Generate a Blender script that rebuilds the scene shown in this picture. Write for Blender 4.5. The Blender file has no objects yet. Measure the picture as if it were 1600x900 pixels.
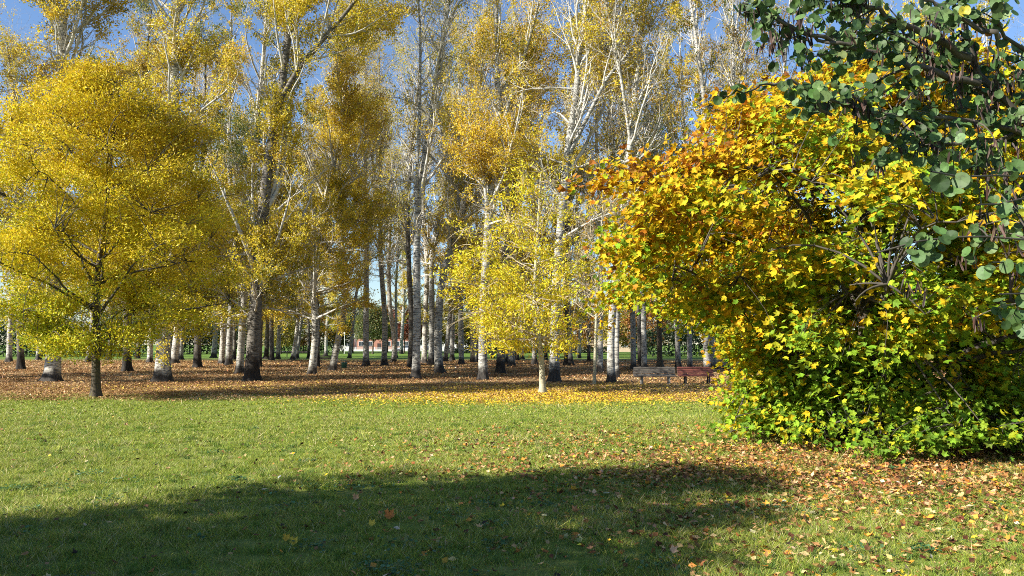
import bpy, math, random
import numpy as np
import zlib
from mathutils import Vector, Matrix
R = math.radians
rng = np.random.default_rng(7)
random.seed(7)
scene = bpy.context.scene
col = scene.collection

# ------------------------------------------------------------------ camera
CAM_H, F, PITCH = 2.0, 1186.0, math.atan(87/1186.0)
cam_d = bpy.data.cameras.new('camera'); cam = bpy.data.objects.new('camera', cam_d); col.objects.link(cam)
cam.location = (0, 0, CAM_H); cam.rotation_euler = (R(90)+PITCH, 0, 0)
cam_d.sensor_width = 36; cam_d.lens = F/1600*36; cam_d.clip_start = 0.05; cam_d.clip_end = 3000
scene.camera = cam
# ------------------------------------------------------------------ sky and sun
SUN_EL = 28.0
TRAVEL = np.array([0.895, 0.446])                     # horizontal direction in which shadows fall
world = bpy.data.worlds.new('World'); scene.world = world; world.use_nodes = True
nt = world.node_tree; nt.nodes.clear()
sky = nt.nodes.new('ShaderNodeTexSky'); sky.sky_type = 'NISHITA'; sky.sun_disc = False
sky.sun_elevation = R(SUN_EL)
sun_az = math.atan2(-TRAVEL[0], -TRAVEL[1])          # from +Y towards +X
sky.sun_rotation = sun_az
sky.air_density = 1.15; sky.dust_density = 0.15; sky.ozone_density = 1.8
bg = nt.nodes.new('ShaderNodeBackground'); bg.inputs[1].default_value = 0.065
wo = nt.nodes.new('ShaderNodeOutputWorld')
tint = nt.nodes.new('ShaderNodeMix'); tint.data_type = 'RGBA'; tint.blend_type = 'MULTIPLY'; tint.inputs[0].default_value = 1.0; tint.inputs[7].default_value = (.84, .96, 1.18, 1)
nt.links.new(sky.outputs[0], tint.inputs[6]); nt.links.new(tint.outputs[2], bg.inputs[0]); nt.links.new(bg.outputs[0], wo.inputs[0])
sun_d = bpy.data.lights.new('sun', 'SUN'); sun_d.energy = 5.0; sun_d.angle = R(0.5); sun_d.color = (1.0, 0.945, 0.85)
sun = bpy.data.objects.new('sun', sun_d); col.objects.link(sun)
el = R(SUN_EL)
d3 = Vector((TRAVEL[0]*math.cos(el), TRAVEL[1]*math.cos(el), -math.sin(el)))
sun.rotation_euler = d3.to_track_quat('-Z', 'Y').to_euler(); sun.location = (-30, -10, 30)
vs = scene.view_settings; vs.view_transform = 'Standard'; vs.look = 'None'; vs.gamma = 1; vs.exposure = 1.32
scene.render.engine = 'CYCLES'
scene.cycles.filter_width = 1.0; scene.cycles.use_denoising = False; scene.cycles.max_bounces = 6; scene.cycles.diffuse_bounces = 3; scene.cycles.glossy_bounces = 2
scene.cycles.transmission_bounces = 4; scene.cycles.transparent_max_bounces = 4

# ------------------------------------------------------------------ helpers
def P(px, py, d):
    """the point d metres ahead that lies on the ray through pixel (px, py) of the 1600x900 photo"""
    u, v = (px-800)/F, (450-py)/F
    y = math.cos(PITCH)-v*math.sin(PITCH); z = math.sin(PITCH)+v*math.cos(PITCH)
    t = d/y
    return np.array([u*t, d, CAM_H+z*t])
def G(px, py):
    u, v = (px-800)/F, (450-py)/F
    y = math.cos(PITCH)-v*math.sin(PITCH); z = math.sin(PITCH)+v*math.cos(PITCH)
    t = -CAM_H/z
    return np.array([u*t, y*t, 0.0])
def reseed(text):
    global rng
    rng = np.random.default_rng(zlib.crc32(text.encode()))
def unit(a): return a/np.maximum(np.linalg.norm(a, axis=-1, keepdims=True), 1e-9)
_w = [(rng.normal(size=2), rng.uniform(0, 6.28)) for _ in range(10)]
def vnoise(x, y, f=1.0, k=0):
    s = 0
    for i in range(5):
        (a, b), p = _w[(i+k) % 10]
        s = s+np.sin(f*(a*x+b*y)*(1+0.35*i)+p+k)
    return s/5*1.4
def ground_h(x, y): return 0.035*vnoise(x, y, 0.25, 3)*np.clip((60-np.abs(y))/30, 0, 1)

def tag(o, label=None, cat=None, group=None, kind=None):
    if label: o['label'] = label
    if cat: o['category'] = cat
    if group: o['group'] = group
    if kind: o['kind'] = kind
    return o
def raw_mesh(name, V, loops, sizes, colors=None, smooth=False):
    me = bpy.data.meshes.new(name)
    V = np.asarray(V, np.float32); loops = np.asarray(loops, np.int32); sizes = np.asarray(sizes, np.int32)
    me.vertices.add(len(V)); me.vertices.foreach_set('co', V.ravel())
    me.loops.add(len(loops)); me.loops.foreach_set('vertex_index', loops)
    me.polygons.add(len(sizes))
    st = np.zeros(len(sizes), np.int32); st[1:] = np.cumsum(sizes)[:-1]
    me.polygons.foreach_set('loop_start', st); me.polygons.foreach_set('loop_total', sizes)
    me.polygons.foreach_set('use_smooth', np.full(len(sizes), smooth, dtype=bool))
    if colors is not None:
        at = me.attributes.new('col', 'FLOAT_COLOR', 'FACE')
        c = np.ones((len(sizes), 4), np.float32); c[:, :3] = colors
        at.data.foreach_set('color', c.ravel())
    me.update(calc_edges=True); me.validate()
    return me
def link(name, me, mat, parent=None):
    if mat is not None and not me.materials: me.materials.append(mat)
    o = bpy.data.objects.new(name, me); col.objects.link(o)
    if parent is not None: o.parent = parent
    return o
def empty(name, loc=(0, 0, 0)):
    o = bpy.data.objects.new(name, None); col.objects.link(o); o.location = loc; o.empty_display_size = .3
    return o
class MB:
    def __init__(s): s.v = []; s.f = []
    def box(s, c, d, rz=0, rx=0, ry=0, bevel=0):
        hx, hy, hz = d[0]/2, d[1]/2, d[2]/2
        m = Matrix.Translation(c) @ Matrix.Rotation(rz, 4, 'Z') @ Matrix.Rotation(ry, 4, 'Y') @ Matrix.Rotation(rx, 4, 'X')
        b = min(bevel, hx*.9, hy*.9, hz*.9)
        n = len(s.v)
        if b <= 0:
            for z in (-hz, hz):
                for x, y in ((-hx, -hy), (hx, -hy), (hx, hy), (-hx, hy)): s.v.append(m @ Vector((x, y, z)))
            for f in ((0, 3, 2, 1), (4, 5, 6, 7), (0, 1, 5, 4), (1, 2, 6, 5), (2, 3, 7, 6), (3, 0, 4, 7)): s.f.append([n+i for i in f])
        else:
            rings = [(-hz, b), (-hz+b, 0), (hz-b, 0), (hz, b)]
            for z, i in rings:
                X, Y = hx-i, hy-i
                for x, y in ((-X+b, -Y), (X-b, -Y), (X, -Y+b), (X, Y-b), (X-b, Y), (-X+b, Y), (-X, Y-b), (-X, -Y+b)): s.v.append(m @ Vector((x, y, z)))
            s.f.append([n+i for i in reversed(range(8))]); s.f.append([n+24+i for i in range(8)])
            for k in range(3):
                for i in range(8):
                    j = (i+1) % 8; s.f.append([n+8*k+i, n+8*k+j, n+8*k+8+j, n+8*k+8+i])
        return s
    def tube(s, pts, rads, n=10, caps=True):
        pts = [Vector(p) for p in pts]; base = len(s.v)
        for i, p in enumerate(pts):
            t = (pts[min(i+1, len(pts)-1)]-pts[max(i-1, 0)]).normalized()
            ref = Vector((0, 1, 0)) if abs(t.y) < .9 else Vector((1, 0, 0))
            u = t.cross(ref).normalized(); w = t.cross(u)
            r = rads[i] if hasattr(rads, '__len__') else rads
            for k in range(n):
                a = 2*math.pi*k/n; s.v.append(p+u*math.cos(a)*r+w*math.sin(a)*r)
        for i in range(len(pts)-1):
            for k in range(n):
                j = (k+1) % n; a = base+i*n
                s.f.append([a+k, a+j, a+n+j, a+n+k])
        if caps:
            s.f.append([base+k for k in range(n)]); s.f.append([base+(len(pts)-1)*n+k for k in reversed(range(n))])
        return s
    def poly(s, pts):
        n = len(s.v); s.v += [Vector(p) for p in pts]; s.f.append(list(range(n, n+len(pts)))); return s
    def prism(s, outline, y0, y1):
        n = len(s.v); k = len(outline)
        for y in (y0, y1): s.v += [Vector((x, y, z)) for x, z in outline]
        s.f.append([n+i for i in range(k)]); s.f.append([n+k+i for i in reversed(range(k))])
        for i in range(k):
            j = (i+1) % k; s.f.append([n+i, n+k+i, n+k+j, n+j])
        return s
    def build(s, name, mat, parent=None, smooth=False):
        me = bpy.data.meshes.new(name); me.from_pydata([tuple(v) for v in s.v], [], s.f)
        if smooth: me.polygons.foreach_set('use_smooth', [True]*len(me.polygons))
        import bmesh
        bm = bmesh.new(); bm.from_mesh(me); bmesh.ops.recalc_face_normals(bm, faces=bm.faces); bm.to_mesh(me); bm.free()
        me.update()
        return link(name, me, mat, parent)

# ------------------------------------------------------------------ materials
def new_mat(name):
    m = bpy.data.materials.new(name); m.use_nodes = True; n = m.node_tree; n.nodes.clear()
    return m, n, n.nodes.new('ShaderNodeOutputMaterial')
def ramp(n, stops, fac=None):
    r = n.nodes.new('ShaderNodeValToRGB'); e = r.color_ramp.elements
    while len(e) < len(stops): e.new(0.5)
    for i, (p, c) in enumerate(stops):
        e[i].position = p; e[i].color = (*c, 1) if len(c) == 3 else c
    if fac is not None: n.links.new(fac, r.inputs[0])
    return r
def noise(n, vec, scale, detail=4, rough=.55):
    t = n.nodes.new('ShaderNodeTexNoise'); t.inputs['Scale'].default_value = scale
    t.inputs['Detail'].default_value = detail; t.inputs['Roughness'].default_value = rough
    if vec is not None: n.links.new(vec, t.inputs['Vector'])
    return t
def mapping(n, vec, scale):
    m = n.nodes.new('ShaderNodeMapping'); m.inputs['Scale'].default_value = scale; n.links.new(vec, m.inputs[0]); return m
def mixc(n, fac, a, b, mode='MIX'):
    m = n.nodes.new('ShaderNodeMix'); m.data_type = 'RGBA'; m.blend_type = mode
    for v, s in ((fac, m.inputs[0]), (a, m.inputs[6]), (b, m.inputs[7])):
        if isinstance(v, (int, float)): s.default_value = v
        elif isinstance(v, tuple): s.default_value = (*v, 1)
        else: n.links.new(v, s)
    return m.outputs[2]
def math_n(n, op, a, b=0.0, clamp=False):
    m = n.nodes.new('ShaderNodeMath'); m.operation = op; m.use_clamp = clamp
    for v, s in ((a, m.inputs[0]), (b, m.inputs[1])):
        if isinstance(v, (int, float)): s.default_value = v
        else: n.links.new(v, s)
    return m.outputs[0]
def leaf_mat(name, transl=0.4, rough=0.5, spec=0.35, tint_random=0.0):
    m, n, out = new_mat(name)
    a = n.nodes.new('ShaderNodeAttribute'); a.attribute_name = 'col'
    c = a.outputs['Color']
    geo = n.nodes.new('ShaderNodeNewGeometry')
    nz = noise(n, geo.outputs['Position'], 40, 2)
    rr = ramp(n, [(0.28, (.55, .50, .50)), (0.42, (.92, .92, .92)), (0.7, (1.14, 1.14, 1.14))], nz.outputs[0])
    c = mixc(n, 1.0, c, rr.outputs[0], 'MULTIPLY')
    if tint_random:
        oi = n.nodes.new('ShaderNodeObjectInfo')
        r2 = ramp(n, [(0, (1-tint_random, 1, 1)), (.5, (1, 1, 1)), (1, (1.05, 1-tint_random*.6, .8))], oi.outputs['Random'])
        c = mixc(n, 1.0, c, r2.outputs[0], 'MULTIPLY')
    b = n.nodes.new('ShaderNodeBsdfPrincipled'); b.inputs['Roughness'].default_value = rough
    b.inputs['Specular IOR Level'].default_value = spec
    t = n.nodes.new('ShaderNodeBsdfTranslucent'); mx = n.nodes.new('ShaderNodeMixShader'); mx.inputs[0].default_value = transl
    n.links.new(c, b.inputs['Base Color']); n.links.new(c, t.inputs[0])
    n.links.new(b.outputs[0], mx.inputs[1]); n.links.new(t.outputs[0], mx.inputs[2]); n.links.new(mx.outputs[0], out.inputs[0])
    return m
def simple_mat(name, c, rough=.6, var=.25, scale=8, metal=0, stretch=(1, 1, 1), bump=.1):
    m, n, out = new_mat(name)
    tc = n.nodes.new('ShaderNodeTexCoord'); mp = mapping(n, tc.outputs['Object'], stretch)
    nz = noise(n, mp.outputs[0], scale, 6)
    lo = tuple(x*(1-var) for x in c); hi = tuple(min(1, x*(1+var)) for x in c)
    r = ramp(n, [(.3, lo), (.7, hi)], nz.outputs[0])
    b = n.nodes.new('ShaderNodeBsdfPrincipled'); b.inputs['Roughness'].default_value = rough; b.inputs['Metallic'].default_value = metal
    n.links.new(r.outputs[0], b.inputs['Base Color'])
    bp = n.nodes.new('ShaderNodeBump'); bp.inputs['Strength'].default_value = bump; bp.inputs['Distance'].default_value = .02
    n.links.new(nz.outputs[0], bp.inputs['Height']); n.links.new(bp.outputs[0], b.inputs['Normal'])
    n.links.new(b.outputs[0], out.inputs[0])
    return m
def bark_mat(name, pale, mid, dark, base_h=1.0, amount=.5):
    """pale smooth poplar bark: horizontal dark scars and lenticels, rough dark foot"""
    m, n, out = new_mat(name)
    tc = n.nodes.new('ShaderNodeTexCoord'); ob = tc.outputs['Object']
    oi = n.nodes.new('ShaderNodeObjectInfo')
    add = n.nodes.new('ShaderNodeVectorMath'); add.operation = 'ADD'
    cx = n.nodes.new('ShaderNodeCombineXYZ'); n.links.new(math_n(n, 'MULTIPLY', oi.outputs['Random'], 37.0), cx.inputs[0])
    n.links.new(ob, add.inputs[0]); n.links.new(cx.outputs[0], add.inputs[1]); v = add.outputs[0]
    scars = noise(n, mapping(n, v, (2.2, 2.2, 9)).outputs[0], 1.6, 5, .65)
    blot = noise(n, mapping(n, v, (1, 1, .8)).outputs[0], 2.3, 5, .6)
    fine = noise(n, mapping(n, v, (6, 6, 22)).outputs[0], 2.5, 4, .7)
    c = mixc(n, ramp(n, [(.35, (0, 0, 0)), (.68, (1, 1, 1))], blot.outputs[0]).outputs[0], pale, mid)
    f1 = ramp(n, [(.52-.08*amount, (0, 0, 0)), (.66-.08*amount, (1, 1, 1))], scars.outputs[0]).outputs[0]
    c = mixc(n, math_n(n, 'MULTIPLY', f1, .85), c, dark)
    f2 = ramp(n, [(.56, (0, 0, 0)), (.64, (1, 1, 1))], fine.outputs[0]).outputs[0]
    c = mixc(n, math_n(n, 'MULTIPLY', f2, .7), c, dark)
    sp = n.nodes.new('ShaderNodeSeparateXYZ'); n.links.new(ob, sp.inputs[0])
    h = math_n(n, 'ADD', sp.outputs[2], math_n(n, 'MULTIPLY', blot.outputs[0], -1.4*base_h))
    foot = ramp(n, [(0, (1, 1, 1)), (min(.95, .55*base_h), (0, 0, 0))], math_n(n, 'ADD', h, .22)).outputs[0]
    fis = noise(n, mapping(n, v, (7, 7, 1.6)).outputs[0], 2.2, 6, .7)
    footc = ramp(n, [(.35, tuple(x*.35 for x in dark)), (.7, tuple(x*1.7 for x in dark))], fis.outputs[0]).outputs[0]
    c = mixc(n, foot, c, footc)
    b = n.nodes.new('ShaderNodeBsdfPrincipled'); b.inputs['Roughness'].default_value = .8; b.inputs['Specular IOR Level'].default_value = .2
    n.links.new(c, b.inputs['Base Color'])
    bp = n.nodes.new('ShaderNodeBump'); bp.inputs['Strength'].default_value = .6; bp.inputs['Distance'].default_value = .04
    n.links.new(math_n(n, 'SUBTRACT', fis.outputs[0], math_n(n, 'MULTIPLY', scars.outputs[0], .6)), bp.inputs['Height'])
    n.links.new(bp.outputs[0], b.inputs['Normal']); n.links.new(b.outputs[0], out.inputs[0])
    return m
M = {}
M['bark_white'] = bark_mat('bark_white', (.58, .55, .47), (.36, .34, .29), (.05, .042, .034), .8, .65)
M['bark_grey'] = bark_mat('bark_grey', (.46, .45, .40), (.28, .27, .24), (.04, .035, .03), 1.0, .8)
M['bark_dark'] = bark_mat('bark_dark', (.22, .20, .165), (.11, .10, .085), (.028, .023, .018), 1.5, .8)
M['limb'] = simple_mat('limb', (.42, .40, .345), .8, .45, 3, stretch=(1, 1, 1.5))
M['limb_dark'] = simple_mat('limb_dark', (.065, .055, .042), .85, .4, 5)
M['twig_pale'] = simple_mat('twig_pale', (.33, .27, .17), .8, .3, 4)
M['twig_grey'] = simple_mat('twig_grey', (.36, .33, .28), .8, .3, 4)
M['bark_brown'] = simple_mat('bark_brown', (.075, .058, .035), .9, .5, 9, stretch=(4, 4, 1), bump=.7)
M['bark_young'] = simple_mat('bark_young', (.33, .30, .20), .8, .35, 6, stretch=(1, 1, 3), bump=.3)
M['leaf'] = leaf_mat('leaf', .38)
M['poplar_leaf'] = leaf_mat('poplar_leaf', .48, .45, .35, .05)
M['maple_leaf'] = leaf_mat('maple_leaf', .36, .6, .15)
M['redbud_leaf'] = leaf_mat('redbud_leaf', .22, .55, .3)
M['litter'] = leaf_mat('litter', .12, .7, .2)
M['grass'] = leaf_mat('grass_blade', .32, .5, .25)
M['pod'] = leaf_mat('pod', .05, .6, .3)

# ------------------------------------------------------------------ leaf templates (x across, y along the leaf, z normal)
def fan(outline, cup=.08, centre=(0, .4)):
    V = [(centre[0], centre[1], -cup)]+[(x, y, cup*.6*abs(x)) for x, y in outline]
    k = len(outline); Fs = [(0, 1+i, 1+(i+1) % k) for i in range(k)]
    return np.array(V, float), Fs
def mirror(h): return h+[(-x, y) for x, y in reversed(h) if x > 1e-6]
T_MAPLE = fan(mirror([(0, 1.0), (.13, .74), (.24, .72), (.2, .56), (.52, .70), (.5, .5), (.62, .44), (.34, .26), (.36, .1), (.1, .06), (0, .0)]), .10, (0, .36))
T_MAPLE_S = fan(mirror([(0, 1.0), (.16, .6), (.56, .68), (.36, .3), (.34, .08), (0, .0)]), .10, (0, .36))
T_HEART = fan(mirror([(0, .98), (.22, .93), (.42, .76), (.5, .5), (.44, .22), (.27, .02), (.1, .0), (0, .1)]), .06, (0, .45))
T_KITE = (np.array([(0, 0, 0), (.38, .42, .06), (0, 1, 0), (-.38, .42, .06)], float), [(0, 1, 2, 3)])
T_NARROW = (np.array([(0, 0, 0), (.21, .42, .05), (0, 1, -.05), (-.21, .42, .05)], float), [(0, 1, 2, 3)])
T_POD = (np.array([(0, 0, 0), (.065, .12, .02), (.07, .85, -.03), (0, 1, .02), (-.065, .85, .03), (-.07, .12, -.02)], float), [(0, 1, 2, 3, 4, 5)])
def scatter(pos, ydir, normal, size, colors, template, curl=None):
    """one copy of the template per row; returns V, loops, sizes, face colours"""
    T, Fs = template; N = len(pos)
    y = unit(ydir); x = unit(np.cross(y, normal)); z = np.cross(x, y)
    s = np.asarray(size).reshape(-1, 1, 1)
    L = np.broadcast_to(T[None], (N,)+T.shape).copy()
    if curl is not None:
        r2 = (L[..., 0]**2*1.6+(L[..., 1]-.4)**2)
        L[..., 2] += curl.reshape(-1, 1)*r2
    V = pos[:, None, :]+s*(L[..., 0:1]*x[:, None]+L[..., 1:2]*y[:, None]+L[..., 2:3]*z[:, None])
    k = len(T); fl = np.concatenate([np.array(f) for f in Fs]); sz = np.array([len(f) for f in Fs])
    loops = (np.arange(N)[:, None]*k+fl[None]).ravel()
    return V.reshape(-1, 3), loops, np.tile(sz, N), np.repeat(colors, len(Fs), axis=0)
def leaves_mesh(name, batches):
    VV, LL, SS, CC, off = [], [], [], [], 0
    for V, l, s, c in batches:
        VV.append(V); LL.append(l+off); SS.append(s); CC.append(c); off += len(V)
    return raw_mesh(name, np.concatenate(VV), np.concatenate(LL), np.concatenate(SS), np.concatenate(CC))
def pick_colors(N, pal, w, jit=.12, clump=None):
    pal = np.array(pal, float); w = np.array(w, float)/sum(w)
    if clump is None: i = rng.choice(len(pal), N, p=w)
    else:
        cw = np.cumsum(w); u = np.clip(clump+rng.normal(0, .16, N), 0, .999); i = np.minimum(np.searchsorted(cw, u), len(pal)-1)
    c = pal[i]*np.exp(rng.normal(0, jit, (N, 1)))
    c = c*np.exp(rng.normal(0, jit*.4, (N, 3)))
    return np.clip(c, 0.002, .9)

# ------------------------------------------------------------------ skeletons
def tubes(batches):
    """batches of (pts (M,n,3), rad (M,n), sides) -> V, loops, sizes"""
    VV, LL, SS, off = [], [], [], 0
    for pts, rad, k in batches:
        Mn, n = pts.shape[:2]
        if Mn == 0: continue
        t = np.empty_like(pts); t[:, 1:-1] = pts[:, 2:]-pts[:, :-2]; t[:, 0] = pts[:, 1]-pts[:, 0]; t[:, -1] = pts[:, -1]-pts[:, -2]
        t = unit(t)
        mean = unit(pts[:, -1]-pts[:, 0])
        ref = np.where(np.abs(mean[:, 1:2]) < .85, np.array([[0, 1., 0]]), np.array([[1., 0, 0]]))[:, None, :]
        u = unit(np.cross(t, np.broadcast_to(ref, t.shape))); w = np.cross(t, u)
        a = np.arange(k)*2*math.pi/k
        r = rad if rad.ndim == 3 else np.repeat(rad[:, :, None], k, 2)
        V = pts[:, :, None, :]+r[..., None]*(u[:, :, None, :]*np.cos(a)[None, None, :, None]+w[:, :, None, :]*np.sin(a)[None, None, :, None])
        idx = np.arange(Mn*n*k).reshape(Mn, n, k)
        q = np.stack([idx[:, :-1, :], np.roll(idx, -1, 2)[:, :-1, :], np.roll(idx, -1, 2)[:, 1:, :], idx[:, 1:, :]], -1).reshape(-1, 4)
        VV.append(V.reshape(-1, 3)); LL.append(q.ravel()+off); SS.append(np.full(len(q), 4)); off += Mn*n*k
    return np.concatenate(VV), np.concatenate(LL), np.concatenate(SS)
def tube_obj(name, batches, mat, parent):
    V, l, s = tubes(batches)
    return link(name, raw_mesh(name, V, l, s, None, True), mat, parent)
def resample(pts, n):
    pts = np.asarray(pts, float); seg = np.linalg.norm(np.diff(pts, axis=0), axis=1); c = np.concatenate([[0], np.cumsum(seg)])
    t = np.linspace(0, c[-1], n)
    # Catmull-Rom like smoothing through monotone arc length
    out = np.stack([np.interp(t, c, pts[:, k]) for k in range(3)], 1)
    for _ in range(max(1, n//10)):
        out[1:-1] = out[1:-1]*.5+(out[:-2]+out[2:])*.25
    return out
def grow(pp, pr, K, t0, t1, ang, L, up, wob, n, rk=.6, rmin=.004, shrink=.6, bias=1.0, outward=None):
    """K children on parent polylines pp (M,m,3) with radii pr (M,m)"""
    Mn, m = pp.shape[:2]
    ln = np.linalg.norm(pp[:, -1]-pp[:, 0], axis=1); pi = rng.choice(Mn, K, p=ln/ln.sum())
    t = t0+(t1-t0)*rng.random(K)**bias
    f = t*(m-1); i = np.minimum(f.astype(int), m-2); fr = (f-i)[:, None]
    a = pp[pi, i]; b = pp[pi, i+1]; pos = a+(b-a)*fr; tan = unit(b-a)
    r0 = (pr[pi, i]*(1-fr[:, 0])+pr[pi, i+1]*fr[:, 0])
    rd = rng.normal(size=(K, 3)); side = unit(rd-(rd*tan).sum(1, keepdims=True)*tan)
    if outward is not None:
        side = unit(side+outward*np.array([0, 0, -1.0]))
    an = rng.uniform(ang[0], ang[1], K)[:, None]
    d = unit(tan*np.cos(an)+side*np.sin(an))
    length = rng.uniform(L[0], L[1], K)*(1-shrink*(t-t0)/(max(1e-6, 1-t0)))
    pts = np.empty((K, n, 3)); pts[:, 0] = pos; step = (length/(n-1))[:, None]
    for j in range(1, n):
        d = unit(d+rng.normal(0, wob, (K, 3))+np.array([0, 0, up]))
        pts[:, j] = pts[:, j-1]+d*step
    rs = np.maximum(np.minimum(r0*rk, length*.022+.004), rmin)
    rad = rs[:, None]*(1-.8*np.linspace(0, 1, n)[None]**.9); rad = np.maximum(rad, rmin*.55)
    return pts, rad, t
def leaf_points(tw, per, t0=.15, spread=.1):
    Mn, n = tw.shape[:2]; N = Mn*per
    pi = np.repeat(np.arange(Mn), per); f = (t0+(1-t0)*rng.random(N))*(n-1); i = np.minimum(f.astype(int), n-2); fr = (f-i)[:, None]
    return tw[pi, i]*(1-fr)+tw[pi, i+1]*fr+rng.normal(0, spread, (N, 3)), pi

# ------------------------------------------------------------------ the ground
def build_ground():
    ys = np.concatenate([np.linspace(-40, 0, 9), np.linspace(1, 45, 89), np.linspace(47, 120, 30), np.array([140, 180, 240, 330, 480, 800, 1400])])
    xs = np.concatenate([[-1200, -600, -300, -160, -100], np.linspace(-60, 60, 161), [100, 160, 300, 600, 1200]])
    X, Y = np.meshgrid(xs, ys); Z = ground_h(X, Y)
    V = np.stack([X, Y, Z], -1).reshape(-1, 3); w = len(xs); h = len(ys)
    i = np.arange((h-1)*w).reshape(h-1, w)[:, :-1].ravel()
    q = np.stack([i, i+1, i+w+1, i+w], 1)
    me = raw_mesh('ground', V, q.ravel(), np.full(len(q), 4), None, True)
    m, n, out = new_mat('ground')
    geo = n.nodes.new('ShaderNodeNewGeometry'); pos = geo.outputs['Position']
    sp = n.nodes.new('ShaderNodeSeparateXYZ'); n.links.new(pos, sp.inputs[0])
    big = noise(n, pos, .35, 4); med = noise(n, pos, 2.2, 5); fine = noise(n, pos, 22, 6, .7); vfine = noise(n, pos, 70, 4, .75)
    grassc = ramp(n, [(.25, (.07, .09, .018)), (.5, (.18, .22, .04)), (.75, (.32, .33, .08))], fine.outputs[0]).outputs[0]
    grassc = mixc(n, .5, grassc, ramp(n, [(.35, (.13, .20, .03)), (.65, (.32, .32, .09))], med.outputs[0]).outputs[0])
    litc = ramp(n, [(.3, (.06, .038, .02)), (.45, (.19, .12, .055)), (.56, (.33, .22, .11)), (.7, (.50, .37, .21))], vfine.outputs[0]).outputs[0]
    litc = mixc(n, .35, litc, ramp(n, [(.4, (.13, .08, .035)), (.6, (.36, .25, .12))], med.outputs[0]).outputs[0])
    farg = ramp(n, [(.3, (.08, .15, .022)), (.7, (.17, .25, .045))], med.outputs[0]).outputs[0]
    # near edge of the leaf carpet: about 29 m ahead, wandering
    e = math_n(n, 'ADD', sp.outputs[1], math_n(n, 'MULTIPLY', math_n(n, 'SUBTRACT', big.outputs[0], .5), 7.0))
    e = math_n(n, 'ADD', e, math_n(n, 'MULTIPLY', math_n(n, 'SUBTRACT', fine.outputs[0], .5), 5.0))
    mr = n.nodes.new('ShaderNodeMapRange'); mr.inputs[1].default_value = 27.2; mr.inputs[2].default_value = 31.0; n.links.new(e, mr.inputs[0])
    mr2 = n.nodes.new('ShaderNodeMapRange'); mr2.inputs[1].default_value = 90; mr2.inputs[2].default_value = 112
    n.links.new(math_n(n, 'ADD', e, math_n(n, 'MULTIPLY', big.outputs[0], 10)), mr2.inputs[0])
    c = mixc(n, mr.outputs[0], grassc, litc); c = mixc(n, mr2.outputs[0], c, farg)
    b = n.nodes.new('ShaderNodeBsdfPrincipled'); b.inputs['Roughness'].default_value = .95; b.inputs['Specular IOR Level'].default_value = .1
    n.links.new(c, b.inputs['Base Color'])
    bp = n.nodes.new('ShaderNodeBump'); bp.inputs['Strength'].default_value = .9; bp.inputs['Distance'].default_value = .05
    n.links.new(fine.outputs[0], bp.inputs['Height']); n.links.new(bp.outputs[0], b.inputs['Normal']); n.links.new(b.outputs[0], out.inputs[0])
    o = link('ground', me, m); tag(o, kind='structure')
build_ground()

def in_view(x, y, margin=1.5): return np.abs(x) < (y*(800/F)+margin)

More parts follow.
